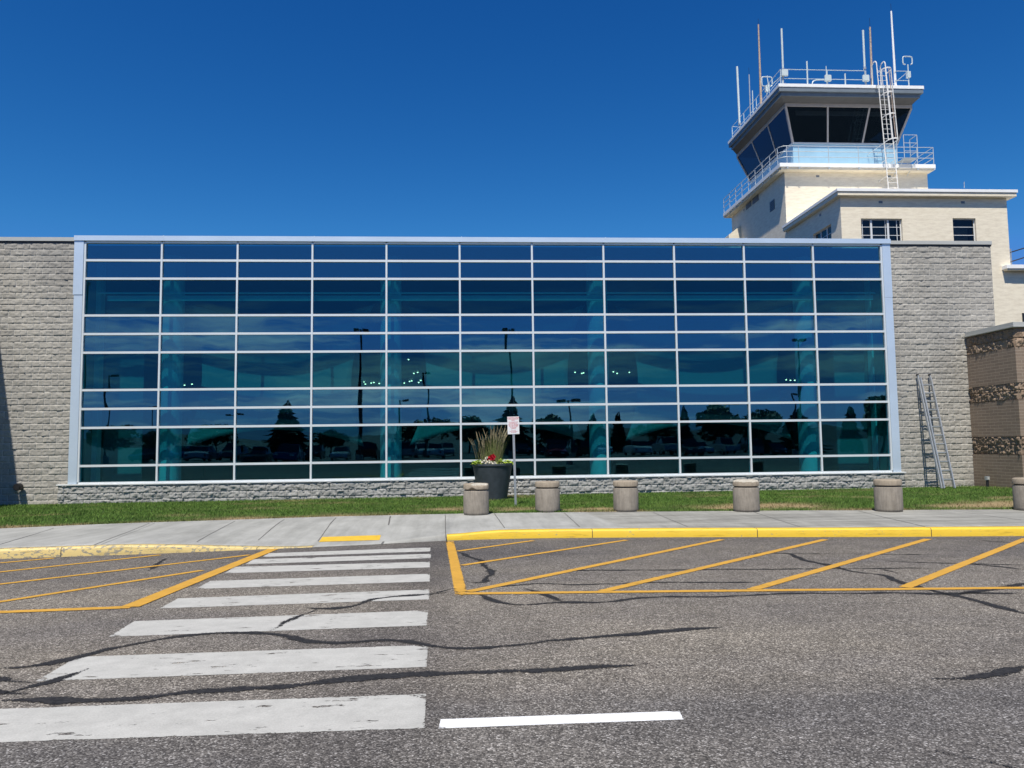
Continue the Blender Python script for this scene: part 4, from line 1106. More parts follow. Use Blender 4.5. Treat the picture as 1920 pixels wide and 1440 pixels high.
def ysl(px, py): return atX(px, py, xl).y
antenna((1387,236),(1380,125), min(52.9, ysl(1387,232)), .075, 'antenna_white', 'thick white rod antenna at the rear left roof corner', base=.12)
antenna((1407,214),(1405,140), ysl(1407,206), .045, 'galv', 'thin grey antenna with a whip tip, second from the left', tip=.5)
antenna((1412,210),(1411,170), ysl(1412,200), .03, 'antenna_white', 'short white antenna beside the thin grey one')
antenna((1427,193),(1423,46), ysl(1428,188), .085, 'rusty', 'tall rusty brown mast at the left roof edge', tip=.4, rt=.05)
antenna((1469,156),(1466,54), y1r, .062, 'antenna_white', 'white rod antenna at the front left roof corner', box=(1470,138), base=.28)
antenna((1514,152),(1513.6,115), y1r-.03, .045, 'antenna_white', 'short white rod on the roof railing')
antenna((1551,156),(1550,133), y1r-.03, .05, 'antenna_white', 'stub antenna with a junction box in the middle of the railing', box=(1551,148))
antenna((1585,156),(1585,138), y1r-.03, .04, 'antenna_white', 'shortest white rod on the roof railing')
antenna((1622.5,156),(1619,57), y1r, .062, 'antenna_white', 'white rod antenna left of the ladder top', box=(1622,148), base=.33)
antenna((1635,156),(1634,51), y1r+.3, .075, 'rusty', 'brownish grey mast just left of the ladder top', tip=.6, rt=.055)
antenna((1679,156),(1669,21), y1r+.1, .075, 'fascia_white', 'tallest white mast rising behind the caged ladder', tip=.5, rt=.05)
def loop(c, Y, w, h_, lab, foot):
    q = at(*c, Y); pts = []
    for k in range(0, 33):
        t = 2*math.pi*k/32 - math.pi/2+.25; cx, sx_ = math.cos(t), math.sin(t)
        e = .38; pts.append((q.x + w*math.copysign(abs(cx)**e, cx), Y, q.z + h_*math.copysign(abs(sx_)**e, sx_)))
    o = C(MB().tube(pts[:-2], .035, 6).build('loop_antenna', 'antenna_white', smooth=True)); o['label'] = lab
    f = at(*foot, Y); f.z = ZR
    p = MB().tube([(f.x,Y,ZR),(f.x,Y,q.z-h_)], .035, 6).box(f.x-.1,f.x+.1,Y-.1,Y+.1,ZR+.62,ZR+1.0).build('mount', 'antenna_white'); p.parent = o
loop((1701.5,113.5), y1r, .30, .26, 'squared loop antenna at the front right roof corner', (1704,155))
loop((1438,153), ysl(1438,176), .34, .32, 'squared loop antenna on the left roof edge', (1438,178))
p0 = at(1470,138,y1r); p1 = at(1438,142,y1r+1.6)
C(MB().tube([p0, (p1.x+.1, p1.y, p0.z-.1), p1], .03, 6).build('conduit', 'antenna_white', smooth=True))
p0 = at(1551,150,y1r); 
C(MB().tube([p0-Vector((0,.05,0)), at(1530,150,y1r-.05), at(1524,153,y1r-.05), at(1523,158,y1r-.05)], .035, 6).build('conduit', 'antenna_white', smooth=True))
# ----- lower wing of the tower building at the right edge
YW = YB-.38; pw = at(1888, 497, YW); 
LWg = empty('cream_wing', (32, 40, GW), 'low cream wing with white roof overhang and dark railing at the right edge', 'building')
zwt = at(1895, 496, YW).z; zwb = at(1895, 506, YW).z
wx = TX1+.01
under(MB().box(wx, wx+9, YB+.012, YW+9, GW-.2, zwb-.01).build('wall', 'cream'), LWg)
under(MB().box(at(1888,500,YW).x, wx+9, YW, YW+9, zwb+.08, zwt).build('roof_edge', 'fascia_white', bev=.01), LWg)
under(MB().box(at(1888,500,YW).x+.06, wx+9, YW+.06, YW+9, zwb, zwb+.078).build('roof_slab', 'cream', bev=.005), LWg)
p = at(1917, 587, YB); under(MB().box(p.x-.02, p.x+1.2, YB-.02, YB+.01, p.z-.9, p.z).build('window', 'dark_metal'), LWg)
yr = YW+.5; xa = at(1893,492,yr).x
for h0_, sl in ((.75,.0),(.25,0)):
    under(MB().tube([(xa, yr+.0, zwt+h0_*1.0), (xa+3, yr, zwt+h0_+ .9)], .035, 6).build('rail', 'dark_metal'), LWg)
under(MB().tube([(xa+.1, yr, zwt),(xa+.1, yr, zwt+.95)], .035, 6).build('post', 'galv'), LWg)
under(MB().tube([(xa+1.6, yr, zwt),(xa+1.6, yr, zwt+1.4)], .035, 6).build('post', 'dark_metal'), LWg)

# ================================================================ STREET THINGS
# ---- bollards
BR = .305
def bollard(loc, label, chip=0, cap=None):
    root = empty('concrete_bollard', loc, label, 'bollard', 'concrete bollards along the pavement edge')
    b = MB().lathe((0,0,0), [(BR-.03,0),(BR-.004,.03),(BR,.06),(BR,.545),(BR-.008,.565),(BR-.03,.575)], 48).build('bollard_body', 'bollard_body', root, True)
    MB().lathe((0,0,0), [(BR-.035,.5751),(BR-.035,.60)], 40, True).build('groove', 'black', root)
    c = MB().lathe((0,0,0), [(BR-.01,.6005),(BR,.612),(BR,.712),(BR-.01,.727),(BR-.04,.737),(BR*.66,.742),(BR*.33,.745),(.01,.746)], 64).build('cap', 'bollard_cap', root, True)
    if chip:
        for v in c.data.vertices:
            a = math.atan2(v.co.y, v.co.x); r = math.hypot(v.co.x, v.co.y)
            if chip == 1:
                w = max(0, 1-abs((a+1.15+math.pi)%(2*math.pi)-math.pi)/.75)      # front-right top broken away
                if v.co.z > .70: v.co.z -= w**.6*.05*min(1, r/BR)*(.6+.8*random.random())
                if v.co.z > .70 and r > .2: v.co.x *= 1-.12*w; v.co.y *= 1-.12*w
                w2 = max(0, 1-abs((a+1.9+math.pi)%(2*math.pi)-math.pi)/.35)
                if v.co.z < .63: v.co.z += w2*.055; 
            else:
                w = .5+.5*math.sin(a*5+1)*math.sin(a*3)
                if v.co.z > .70 and r > .2: v.co.z -= .028*w*random.random()*1.4; v.co.x *= 1-.06*w*random.random(); v.co.y *= 1-.06*w*random.random()
                if v.co.z > .73 and r < .22: v.co.z += .012
        if chip == 2 or chip == 1:
            c.data.materials.append(M['broken_concrete'])
            for p in c.data.polygons:
                z = p.center.z; a = math.atan2(p.center.y, p.center.x)
                if z > .70 and (chip == 2 or abs(a+1.15) < .8): p.material_index = 1
    return root
BP = [(893,966.5),(1027,961),(1174,960),(1400,960.5),(1667,960.5),(1930,958.5)]
LB = ['leftmost concrete bollard, grey with a broken cap edge, in front of the dark planter', 'brownish concrete bollard just right of the sign post, second from the left',
      'smooth brownish concrete bollard, third from the left', 'concrete bollard with a worn pale cap, fourth from the left beside the dry grass patch',
      'grey streaked concrete bollard near the right end of the glass front', 'concrete bollard cut off by the right edge of the picture']
prev = None
for k, ((px, py), lb) in enumerate(zip(BP, LB)):
    p = atZ(px, py, SWZ); f_ = 1+BR*.9/p.y; p.x *= f_; p.y *= f_
    if k in (0, 3): o = bollard(p, lb, 1 if k == 0 else 2)
    elif prev is None: o = prev = bollard(p, lb)
    else:
        o = prev.copy(); COL.objects.link(o); o.location = p; o['label'] = lb; 
        for ch in prev.children: c = ch.copy(); COL.objects.link(c); c.parent = o
    o.rotation_euler.z = [0, 1.1, 2.9, 0, 4.0, 5.2][k] if k not in (0,3) else 0
# ---- planter
pz = SWZ+.0; pc = atZ(925, 938, GW+.01); pc.y += .45; pc.z = GW-.0
PL = empty('planter_pot', pc, 'large tapered dark grey planter pot on the grass behind the broken bollard', 'planter')
MB().lathe((0,0,0), [(.40,0),(.44,.02),(.605,1.02),(.63,1.04),(.63,1.09),(.60,1.10),(.575,1.09),(.56,1.0)], 48).build('pot', 'planter', PL, True)
MB().lathe((0,0,1.0), [(.56,0),(.56,.03),(.01,.05)], 32).build('soil', 'soil', PL)
def pt(r, a, z): return Vector((r*math.cos(a), r*math.sin(a), z))
OG = empty('ornamental_grass', pc+Vector((0,0,1.04)), 'tall olive fountain grass with feathery plumes growing in the dark planter', 'ornamental grass')
mb = MB(); mp = MB(); 
for k in range(420):
    a = random.uniform(0, 2*math.pi); r = random.uniform(0,.27); b = Vector((r*math.cos(a)+.06, r*math.sin(a)*.9, 0))
    if k % 5 == 0: b.x -= .28
    h_ = random.uniform(.4, 1.08)*(1 if b.x > -.1 else .82); lean = Vector((random.gauss(.03 + b.x*.6,.15), random.gauss(0,.16), 0))*h_
    w = random.uniform(.004,.009); d = Vector((math.cos(a+1.5), math.sin(a+1.5), 0))*w
    prev_ = None; pts = []
    for i in range(5):
        t = i/4; c = b + lean*(t**1.8) + Vector((0,0,h_*(t - .10*t*t)))
        pts.append((c-d*(1-t*.9), c+d*(1-t*.9)))
    n = len(mb.v)
    for u, v in pts: mb.v += [tuple(u), tuple(v)]
    for i in range(4): mb.f.append((n+2*i, n+2*i+1, n+2*i+3, n+2*i+2))
for k in range(62):
    a = random.uniform(0, 2*math.pi); r = random.uniform(0,.2); b = Vector((r*math.cos(a)+(.12 if k%4 else -.3), r*math.sin(a), .1))
    h_ = random.uniform(.78, 1.18)*(1 if k%4 else .82); lean = Vector((random.gauss(.04+ b.x*.6,.14), random.gauss(0,.15), 0))*h_
    tip = b+lean+Vector((0,0,h_)); q = b+lean*.55+Vector((0,0,h_*.72))
    mp.tube([b, q], .003, 4); mp.tube([q, q.lerp(tip,.3), q.lerp(tip,.75), tip], .011, 5, .003)
mb.build('blades', 'blade_olive', OG); mp.build('plumes', 'plume', OG)
def leafy(name, spots, mat, label, cat, size, n, z0, parts=None):
    root = empty(name, pc+Vector((0,0,1.06)), label, cat); mb = MB()
    for (x, y, r) in spots:
        for k in range(n):
            a = random.uniform(0,2*math.pi); q = Vector((x+random.gauss(0,r), y+random.gauss(0,r*.8), z0+random.uniform(0,r*2.2)))
            s = size*random.uniform(.6,1.3); e1 = Vector((math.cos(a), math.sin(a), random.uniform(-.3,.6))).normalized()*s; e2 = Vector((-math.sin(a), math.cos(a), random.uniform(-.5,.5))).normalized()*s*.55
            mb.poly([q-e1, q-e1*.2+e2, q+e1, q-e1*.2-e2])
    mb.build('leaves', mat, root); return root
leafy('trailing_plant', [(-.50,-.22,.07),(-.40,-.36,.07),(-.56,-.08,.05),(-.47,-.3,.06)], 'lime_leaf', 'lime green trailing plant over the left rim of the planter', 'plant', .05, 34, .0)
leafy('trailing_plant', [(.34,-.40,.09),(.48,-.25,.07),(.22,-.45,.06),(.55,-.12,.05)], 'lime_leaf', 'lime green trailing plant over the right rim of the planter', 'plant', .045, 34, .0)
def flowers(spots, mat, label, leaf):
    root = empty('flowering_plant', pc+Vector((0,0,1.05)), label, 'flowers'); mb = MB()
    for (x, y, z, s) in spots:
        for k in range(9):
            a = k*2.4; e = Vector((math.cos(a), math.sin(a)*.6-.35, math.sin(a*1.7)*.8)).normalized()*s
            q = Vector((x,y,z)); sd = e.cross(Vector((0,-1,.2))).normalized()*s*.55
            mb.poly([q, q+e*.6+sd, q+e*1.15, q+e*.6-sd])
    mb.build('petals', mat, root)
    ml = MB()
    for (x, y, z, s) in spots:
        for k in range(5):
            a = random.uniform(0,6.28); q = Vector((x+random.gauss(0,.04), y+.05, z-.04)); e = Vector((math.cos(a), math.sin(a), .2))*.05
            ml.poly([q-e, q+Vector((0,0,.03)), q+e, q-Vector((0,0,.02))])
    ml.build('leaves', leaf, root)
flowers([(-.07,-.36,.26,.085),(-.02,-.38,.20,.075),(-.12,-.36,.19,.07),(.03,-.36,.26,.06),(.0,-.34,.31,.05)], M['petal_red'], 'cluster of deep red flowers low in the planter', M['leaf_mid'])
flowers([(-.30,-.42,.12,.06),(-.24,-.44,.16,.055),(-.20,-.43,.09,.06),(-.14,-.46,.13,.06),(-.08,-.47,.10,.055),(.02,-.50,.08,.06),(.07,-.48,.05,.05),(-.2,-.42,.24,.045),(.24,-.48,.06,.04),(.30,-.5,.02,.035)], M['petal_white'], 'cream white flowers spilling over the front rim of the planter', M['leaf_mid'])
# ---- sign
sb = atZ(967, 948, SWZ+.005); ys_ = sb.y
SG = empty('parking_sign', (sb.x, ys_, SWZ-.02), 'small white metal sign with red lettering on a grey post beside the planter', 'sign')
tp = at(962, 781, ys_); bt = at(962, 814, ys_); hgt = tp.z-bt.z; W_ = (at(972.5,797,ys_)-at(950.5,797,ys_)).x
ztop = tp.z - (SWZ-.02); zbt = bt.z-(SWZ-.02)
pst = MB(); pst.box(-.03,-.018,0,.02,0,ztop-.02).box(.018,.03,0,.02,0,ztop-.02).box(-.018,.018,.014,.02,0,ztop-.02); pst.build('post', 'galv', SG)
MB().box(-W_/2, W_/2, -.006, -.002, zbt, ztop).build('sign_panel', 'sign_back', SG, bev=.001)
def text(s, x, z, size, mat='sign_red'):
    cu = bpy.data.curves.new('lettering', 'FONT'); cu.body = s; cu.size = size; cu.align_x = 'CENTER'; cu.align_y = 'CENTER'; cu.extrude = .0006
    o = bpy.data.objects.new('lettering', cu); COL.objects.link(o)
    dg = bpy.context.evaluated_depsgraph_get(); m_ = bpy.data.meshes.new_from_object(o.evaluated_get(dg)); bpy.data.objects.remove(o)
    m_.materials.clear(); m_.materials.append(M[mat]); o = bpy.data.objects.new('lettering', m_); COL.objects.link(o)
    o.parent = SG; o.location = (x, -.0075, z); o.rotation_euler = (R(90), 0, 0); return o
LN = [('LOADING AND', .93, .052), ('UNLOADING', .855, .052), ('ONLY', .78, .046), ('NO PARKING OR', .68, .036), ('STANDING AT', .62, .036), ('ANY TIME. VEHICLES', .56, .033), ('LEFT UNATTENDED', .50, .033), ('WILL BE TOWED', .44, .036), ('AT OWNERS', .375, .033), ('EXPENSE', .315, .033), ('CITY CODE', .20, .028), ('STRICTLY ENFORCED', .145, .026), ('BY POLICE', .09, .028)]
for s, f, sz in LN: text(s, 0, zbt+hgt*f, sz*W_/.36)
SG.rotation_euler.y = R(-1.0)
# ---- extension ladder against the wall
tl = at(1720, 704, DW-.12); tr = at(1743, 704, DW-.12); bl = at(1765, 917, DW-1.45); br_ = at(1790, 917, DW-1.45)
print('LADDER', tl, tr, bl, br_)
LDR = empty('extension_ladder', ((bl.x+br_.x)/2, bl.y, GW), 'aluminium extension ladder leaning against the grey block wall at the right', 'ladder')
top = (tl+tr)/2; bot = (bl+br_)/2; wv = .43
def rail_(a, b, w, d, nm, mat='alu_ladder'):
    dr_ = (b-a).normalized(); sd = Vector((1,0,0)); nn = dr_.cross(sd).normalized()*d/2; s2 = sd*w/2
    o = MB().hexa([a-s2-nn, a+s2-nn, a+s2+nn, a-s2+nn, b-s2-nn, b+s2-nn, b+s2+nn, b-s2+nn]).build(nm, mat); return under(o, LDR)
nrm_ = (top-bot).normalized().cross(Vector((1,0,0))).normalized()
if nrm_.y > 0: nrm_ = -nrm_
sides = [(-wv/2, 0, 1.0, 0), (wv/2, 0, 1.0, 0), (-wv/2+.045, .0, .97, 1), (wv/2-.03, .0, .97, 1)]
bot2, top2 = bot.copy(), top.copy()
for s, f0, f1, lay in sides:
    off = Vector((s,0,0)) + nrm_*(.07*lay)
    rail_(bot2.lerp(top2, f0)+off, bot2.lerp(top2, f1)+off, .030, .08, 'side_rail')
L_ = (top2-bot2).length; k = 1
while k*.305 < L_-.1:
    a = bot2.lerp(top2, k*.305/L_)
    under(MB().tube([a+Vector((-wv/2,0,0)), a+Vector((wv/2,0,0))], .022, 8).build('rung', 'alu_ladder'), LDR)
    if k*.305 < L_*.97: under(MB().tube([a+Vector((-wv/2+.05,0,0))+nrm_*.07, a+Vector((wv/2-.05,0,0))+nrm_*.07], .016, 8).build('rung', 'alu_ladder'), LDR)
    k += 1
for s in (-1, 1):
    a = bot2 + Vector((s*wv/2,0,0)); under(MB().box(a.x-.035,a.x+.035,a.y-.05,a.y+.05,a.z-.03,a.z+.03).build('foot', 'black'), LDR)
    a = top2 + Vector((s*wv/2,0,0)); under(MB().box(a.x-.022,a.x+.022,a.y-.04,a.y+.045,a.z-.02,a.z+.05).build('end_cap', 'black'), LDR)
# ---- corner stone by the base
p = at(1703, 917, DW-.4)

# ================================================================ WORLD BEHIND THE CAMERA (seen mirrored in the glass)
def mir(px, py, D_):      # a photographed reflection -> real place, D_ = virtual distance
    p = at(px, py, D_); p.y = 2*DW - D_; return p
def lamppost(px, pytop, D_, heads, label):
    p = mir(px, pytop, D_); hh_ = p.z
    root = empty('car_park_lamp', (p.x, p.y, 0), label, 'lamp post', 'lamp posts of the car park')
    MB().lathe((0,0,0), [(.28,0),(.28,.75),(.24,.8)], 16).build('footing', 'concrete', root)
    MB().tube([(0,0,.8),(0,0,hh_*.6),(0,0,hh_)], .11, 10, .07).build('pole', 'dark_metal', root, True)
    for s in heads:
        MB().tube([(0,0,hh_-.1),(s*.45,0,hh_-.05)], .04, 6).box(min(s*.4,s*1.05),max(s*.4,s*1.05),-.22,.22,hh_-.14,hh_+.06).build('lamp_head', 'dark_metal', root)
lamppost(676, 620, 58, (-.5,.5), 'tall lamp post mirrored in the fourth column of panes from the left')
lamppost(955, 617, 60, (-.5,.5), 'tall lamp post mirrored above the planter and sign')
lamppost(1496, 640, 62, (.6,-.6), 'tall lamp post mirrored near the rightmost column')
lamppost(205, 706, 75, (.7,), 'single arm lamp post mirrored in the leftmost panes')
lamppost(440, 775, 95, (-1,1), 'twin arm lamp post mirrored in the second column of panes')
lamppost(797, 698, 80, (.6,), 'thin lamp post mirrored between second column and planter')
lamppost(746, 746, 85, (.7,), 'short lamp post mirrored beside the second hall column')
lamppost(1067, 751, 54, (-.8,.8), 'short twin head lamp post mirrored right of the sign')
lamppost(1488, 733, 84, (.5,), 'slim lamp post mirrored beside the tall right one')
lamppost(1370, 757, 100, (-1.1,1.1), 'twin arm lamp post mirrored among the trees at the right')
lamppost(280, 764, 90, (.9,), 'lamp post mirrored at the edge of the leftmost panes')
def crown(mb, c, rx_, rz_, n, s):
    for k in range(n):
        d = Vector((random.gauss(0,1), random.gauss(0,1), random.gauss(0,1))).normalized()*random.uniform(.35,1)**.5
        q = c + Vector((d.x*rx_, d.y*rx_, d.z*rz_))
        e1 = Vector((random.gauss(0,1), random.gauss(0,1), random.gauss(0,.7))).normalized()*s*random.uniform(.5,1.3)
        e2 = e1.cross(Vector((random.gauss(0,1), random.gauss(0,1), random.gauss(0,1)))).normalized()*s*.6
        mb.poly([q-e1, q+e2, q+e1, q-e2])
def tree(px, pytop, wpx, D_, kind, label):
    p = mir(px, pytop, D_); H_ = max(2.5, p.z); r = wpx/F*D_/2
    root = empty('conifer_tree' if kind == 'c' else 'broadleaf_tree', (p.x, p.y, -.02), label, 'tree', 'trees around the car park')
    root.rotation_euler.z = 0
    tr_ = MB().tube([(0,0,0),(.05,0,H_*.3),(0,.05,H_*.9)], .04*H_*.5+.05, 8, .04)
    mb = MB()
    if kind == 'c':
        n = int(26+H_*2)
        for k in range(n):
            t = k/n; z = H_*(.10+.90*t); rr_ = r*(1-t)**.8*random.uniform(.78,1.18)
            for j in range(int(10+16*(1-t))):
                a = random.uniform(0,6.28); L = rr_*random.uniform(.55,1.1); d = Vector((math.cos(a), math.sin(a), 0)); q = Vector((0,0,z)); e = q+d*L+Vector((0,0,-.22*L)); sd = Vector((-d.y,d.x,0))*L*.22
                m1 = q.lerp(e,.55); mb.poly([q, m1+sd, e, m1-sd+Vector((0,0,.08))])
                mb.poly([m1+Vector((0,0,.2)), e+sd*.6, m1-Vector((0,0,.35))])
            if k % 5 == 0: a = random.uniform(0,6.28); tr_.tube([(0,0,z),(math.cos(a)*rr_*.7, math.sin(a)*rr_*.7, z-.1*rr_)], .04, 5)
    else:
        for k in range(12):
            a = random.uniform(0,6.28); f = random.uniform(.2,.72); c = Vector((math.cos(a)*r*f, math.sin(a)*r*f, H_*random.uniform(.42,.78)))
            tr_.tube([(0,0,H_*.28), (c.x*.5,c.y*.5,c.z*.72), c], .07, 5, .02)
            crown(mb, c, r*.42, H_*.19, 210, .05*H_)
        crown(mb, Vector((0,0,H_*.72)), r*.55, H_*.26, 520, .05*H_)
    tr_.build('trunk', 'bark', root); mb.build('crown', 'leaf_dark' if kind == 'c' else 'leaf_mid', root)
TR = [(540,750,120,105,'c','tall dark conifer mirrored in the third column of panes'), (203,795,110,130,'b','bushy tree mirrored in the leftmost panes'), (400,790,90,120,'b','low bushy tree mirrored in the second column of panes'),
      (800,775,130,115,'b','broad spreading tree mirrored left of the planter'), (885,778,90,110,'b','round tree mirrored behind the planter grass'), (957,742,110,100,'c','big dark tree mirrored behind the sign'),
      (1033,773,70,105,'b','round tree mirrored just right of the sign'), (1110,773,70,110,'c','small conifer mirrored beside the third hall column'), (1155,770,50,95,'c','narrow conifer mirrored right of the third hall column'),
      (1284,760,60,100,'c','upright conifer mirrored left of the dense dark tree'), (1350,755,85,98,'b','dense dark tree mirrored in the ninth column of panes'), (1428,765,110,105,'b','wide tree mirrored in the tenth column of panes'),
      (1497,764,110,100,'c','drooping conifer mirrored at the rightmost hall column'), (1590,766,50,95,'c','small pointed conifer mirrored in the last column of panes'), (1655,742,90,95,'b','tall leafy tree mirrored at the right end of the glass'),
      (1230,792,90,120,'b','low tree mirrored in the eighth column of panes'), (620,800,70,125,'b','small tree mirrored right of the tall conifer'), (300,805,70,135,'b','distant small tree mirrored in the second column of panes')]
for t_ in TR: tree(*t_)
# cars
def carmesh(kind):
    L, Wd, H_, hood, = (4.6,1.8,1.45,.95) if kind == 'sedan' else ((4.7,1.9,1.75,1.05) if kind == 'suv' else (5.5,1.95,1.85,1.15))
    l2 = L/2
    if kind == 'sedan': low = [(-l2,.35),(-l2+.05,.75),(-l2+.5,.92),(-l2+3.3,.93),(l2-.1,.72),(l2,.40),(l2-.15,.22),(-l2+.15,.22)]; up = [(-l2+.55,.92),(-l2+1.2,1.42),(-l2+2.6,1.45),(-l2+3.4,.93)]
    elif kind == 'suv': low = [(-l2,.40),(-l2+.03,1.02),(-l2+3.4,1.04),(l2-.12,.88),(l2,.45),(l2-.15,.28),(-l2+.15,.28)]; up = [(-l2+.1,1.02),(-l2+.35,1.70),(-l2+2.6,1.74),(-l2+3.5,1.04)]
    else: low = [(-l2,.5),(-l2,1.12),(-l2+3.9,1.14),(l2-.1,1.02),(l2,.5),(l2-.15,.36),(-l2+.15,.36)]; up = [(-l2+1.9,1.13),(-l2+2.1,1.80),(-l2+3.3,1.84),(-l2+4.1,1.14)]
    return L, Wd, low, up
def makecar(kind, mat, label):
    L, Wd, low, up = carmesh(kind); root = empty('parked_car', (0,0,0), label, 'car', 'cars parked in the car park')
    w = Wd/2
    b = MB().prism([(x,-w,z) for x, z in low], (0,Wd,0)).build('body', mat, root, True, bev=.04)
    v = []; 
    g = MB(); n = len(up); g.v = [(x,-w+.10+.16*(z>1.2),z) for x, z in up]+[(x,w-.10-.16*(z>1.2),z) for x, z in up]
    g.f = [tuple(range(n)), tuple(reversed(range(n,2*n)))]+[((i+1)%n, i, n+i, n+(i+1)%n) for i in range(n)]
    g.build('cabin_glass', 'car_glass', root)
    (x1_, z1_), (x2_, z2_) = up[1], up[2]
    MB().box(x1_-.05, x2_+.05, -w+.22, w-.22, min(z1_,z2_)-.01, max(z1_,z2_)+.04).build('roof', mat, root, bev=.02)
    MB().box(x1_+.55, x1_+.65, -w+.10, w-.10, up[0][1]+.0, z1_).build('pillar', mat, root)
    for sx in (-l_(L), l_(L)):
        for sy in (-1, 1):
            wb = MB().tube([(sx, sy*(w-.20), .33),(sx, sy*(w+.01), .33)], .33, 18).build('wheel', 'tyre', root)
            MB().tube([(sx, sy*(w+.0), .33),(sx, sy*(w+.02), .33)], .20, 12).build('rim', 'rim', wb)
    zl_ = low[1][1]-.22
    for sy in (-1, 1):
        MB().box(L/2-.12, L/2+.012, sy*(w-.38)-.16, sy*(w-.38)+.16, zl_-.08, zl_+.06).build('headlight', 'lamp_lens', root)
        MB().box(-L/2-.012, -L/2+.1, sy*(w-.28)-.12, sy*(w-.28)+.12, zl_-.05, zl_+.12).build('tail_light', 'tail_lens', root)
    return root
def l_(L): return L*.31
cols = {'white': carpaint('car_white',(.7,.7,.7)), 'silver': carpaint('car_silver',(.42,.43,.45)), 'black': carpaint('car_black',(.02,.02,.022)), 'blue': carpaint('car_blue',(.03,.07,.20)), 'red': carpaint('car_red',(.30,.02,.02)), 'grey': carpaint('car_grey',(.13,.135,.14))}
def car_copy(o, parent=None):
    c = o.copy(); COL.objects.link(c)
    if parent: c.parent = parent
    for ch in list(o.children): car_copy(ch, c)
    return c
protos = {}
rank = {}
ordn = ['leftmost','second from the left','third from the left','fourth from the left','fifth from the left','sixth from the left','seventh from the left','eighth from the left']
def place_car(kind, cn, x, y, rz, label):
    if (kind, cn) not in protos: o = protos[(kind, cn)] = makecar(kind, cols[cn], label)
    else: o = car_copy(protos[(kind, cn)])
    o['label'] = label; o.location = (x, y, .0); o.rotation_euler.z = rz
kinds = ['sedan','suv','sedan','pickup','suv','sedan']; cns = ['silver','black','white','blue','grey','white','red','silver','black']
rowsC = [(-27., -26, 26, 'front'), (-36., -34, 36, 'middle'), (-52, -42, 44, 'rear')]
ci = 0
for yy_, xa_, xb_, nm_ in rowsC:
    x = xa_; cnt = {}
    while x < xb_:
        if random.random() < .80:
            kd, cn = kinds[ci % 6], cns[(ci*4) % 9]; key = (kd, cn); cnt[key] = cnt.get(key, 0)+1
            place_car(kd, cn, x+random.uniform(-.15,.15), yy_+random.uniform(-.3,.3), R(90 if random.random()<.6 else -90)+random.uniform(-.02,.02),
                      '%s %s mirrored in the glass, %s in the %s row' % (cn, kd, ordn[min(7, cnt[key]-1)], nm_))
            ci += 1
        x += 2.9 if nm_ != 'rear' else 3.2
# far hills
P = []
for i, x in enumerate(np.linspace(-3800, 3800, 160)):
    h_ = 34 + 46*fbm(np.array([i*.06]), np.array([.3]), 4, 3)[0] + 6*math.sin(i*.9)*.4
    P.append([(x, -2600, -.1), (x, -2900, h_*.6), (x, -3300, h_), (x, -3700, -.1)])
struct(gridmesh('hills', np.array(P), M['hill'], smooth=True))

# ================================================================ LIGHT, SKY, CAMERA
EL, AZ = R(61.2), R(17)
sd = Vector((-math.sin(AZ)*math.cos(EL), -math.cos(AZ)*math.cos(EL), math.sin(EL)))
L = bpy.data.lights.new('sun', 'SUN'); L.energy = 4.6; L.angle = R(.53); L.color = (1, .945, .84)
lo = bpy.data.objects.new('sun', L); COL.objects.link(lo); lo.rotation_euler = (-sd).to_track_quat('-Z', 'Y').to_euler(); lo.location = (0,-5,40)
w = bpy.data.worlds.new('World'); S.world = w; w.use_nodes = True; nt = w.node_tree; nt.nodes.clear()
out = nd(nt, 'ShaderNodeOutputWorld'); bg = nd(nt, 'ShaderNodeBackground'); bg.inputs[1].default_value = .085
sk = nd(nt, 'ShaderNodeTexSky'); sk.sky_type = 'NISHITA'; sk.sun_disc = False; sk.sun_elevation = EL; sk.sun_rotation = math.pi+AZ
sk.altitude = 1400; sk.air_density = .8; sk.dust_density = .25; sk.ozone_density = 3.0
c0 = mix(nt, 1, sk.outputs[0], (.50*.0943,.86*.0943,1.22*.0943), 'MULTIPLY')
s3 = nd(nt, 'ShaderNodeSeparateColor'); nt.links.new(c0, s3.inputs[0]); c3 = nd(nt, 'ShaderNodeCombineColor')
r_ = mth(nt, 'MINIMUM', mth(nt, 'MULTIPLY', mth(nt, 'POWER', s3.outputs[0], 2.4), 31.4), s3.outputs[0])
g_ = mth(nt, 'MINIMUM', mth(nt, 'MULTIPLY', mth(nt, 'POWER', s3.outputs[1], 1.44), 2.44), mth(nt, 'MULTIPLY', s3.outputs[1], 1.14))
b_ = mth(nt, 'MINIMUM', mth(nt, 'MULTIPLY', s3.outputs[2], 1.15), .64)
r_ = mth(nt, 'MINIMUM', r_, .085); g_ = mth(nt, 'MINIMUM', g_, .24)
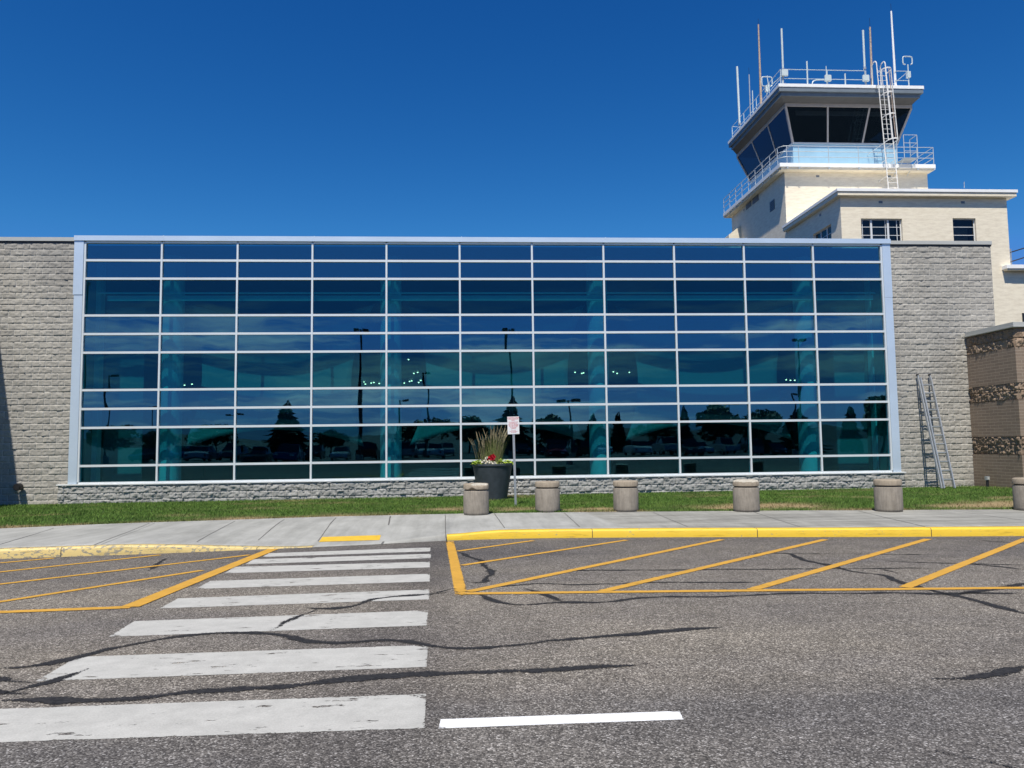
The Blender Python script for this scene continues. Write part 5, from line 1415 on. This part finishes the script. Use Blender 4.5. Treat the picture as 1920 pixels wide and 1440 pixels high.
for k_, v_ in enumerate((r_, g_, b_)): nt.links.new(mth(nt, 'MULTIPLY', v_, 1/.0943), c3.inputs[k_])
c = c3.outputs[0]
# paler air close to the horizon
tc0 = nd(nt, 'ShaderNodeTexCoord'); sp0 = nd(nt, 'ShaderNodeSeparateXYZ'); nt.links.new(tc0.outputs['Generated'], sp0.inputs[0])
hz = ramp(nt, sp0.outputs[2], [(0,.75),(.05,.40),(.10,.12),(.15,0)])
c = mix(nt, hz, c, (2.6,3.7,5.0))
# thin cirrus low in the southern sky, seen in the glass
tc = nd(nt, 'ShaderNodeTexCoord'); sp = nd(nt, 'ShaderNodeSeparateXYZ'); nt.links.new(tc.outputs['Generated'], sp.inputs[0])
mp = nd(nt, 'ShaderNodeMapping'); mp.inputs['Scale'].default_value = (1.6,1.6,14); mp.inputs['Rotation'].default_value = (0, R(9), 0); nt.links.new(tc.outputs['Generated'], mp.inputs[0])
cf = ramp(nt, noise(nt, mp.outputs[0], 2.1, 7, .62), [(.47,0),(.66,1)])
band = mth(nt, 'MULTIPLY', ramp(nt, sp.outputs[2], [(.01,.7),(.05,1),(.14,.9),(.20,0)]), mth(nt, 'LESS_THAN', sp.outputs[1], 0))
c = mix(nt, mth(nt, 'MULTIPLY', mth(nt, 'MULTIPLY', cf, band), .95), c, (8.6,9.0,9.4))
nt.links.new(c, bg.inputs[0]); nt.links.new(bg.outputs[0], out.inputs[0])
cam = bpy.data.cameras.new('camera'); co = bpy.data.objects.new('camera', cam); COL.objects.link(co)
cam.sensor_width = 36; cam.lens = F/1920*36; cam.clip_end = 10000; cam.clip_start = .05
mw = Matrix.Identity(4)
for i in range(3): mw[i][0] = RT[i]; mw[i][1] = UP[i]; mw[i][2] = -FW[i]
mw[2][3] = CAMZ; co.matrix_world = mw
S.camera = co
S.view_settings.view_transform = 'Standard'; S.view_settings.look = 'None'; S.view_settings.exposure = .20; S.view_settings.gamma = 1
S.cycles.max_bounces = 8; S.cycles.transparent_max_bounces = 16; S.cycles.caustics_reflective = False
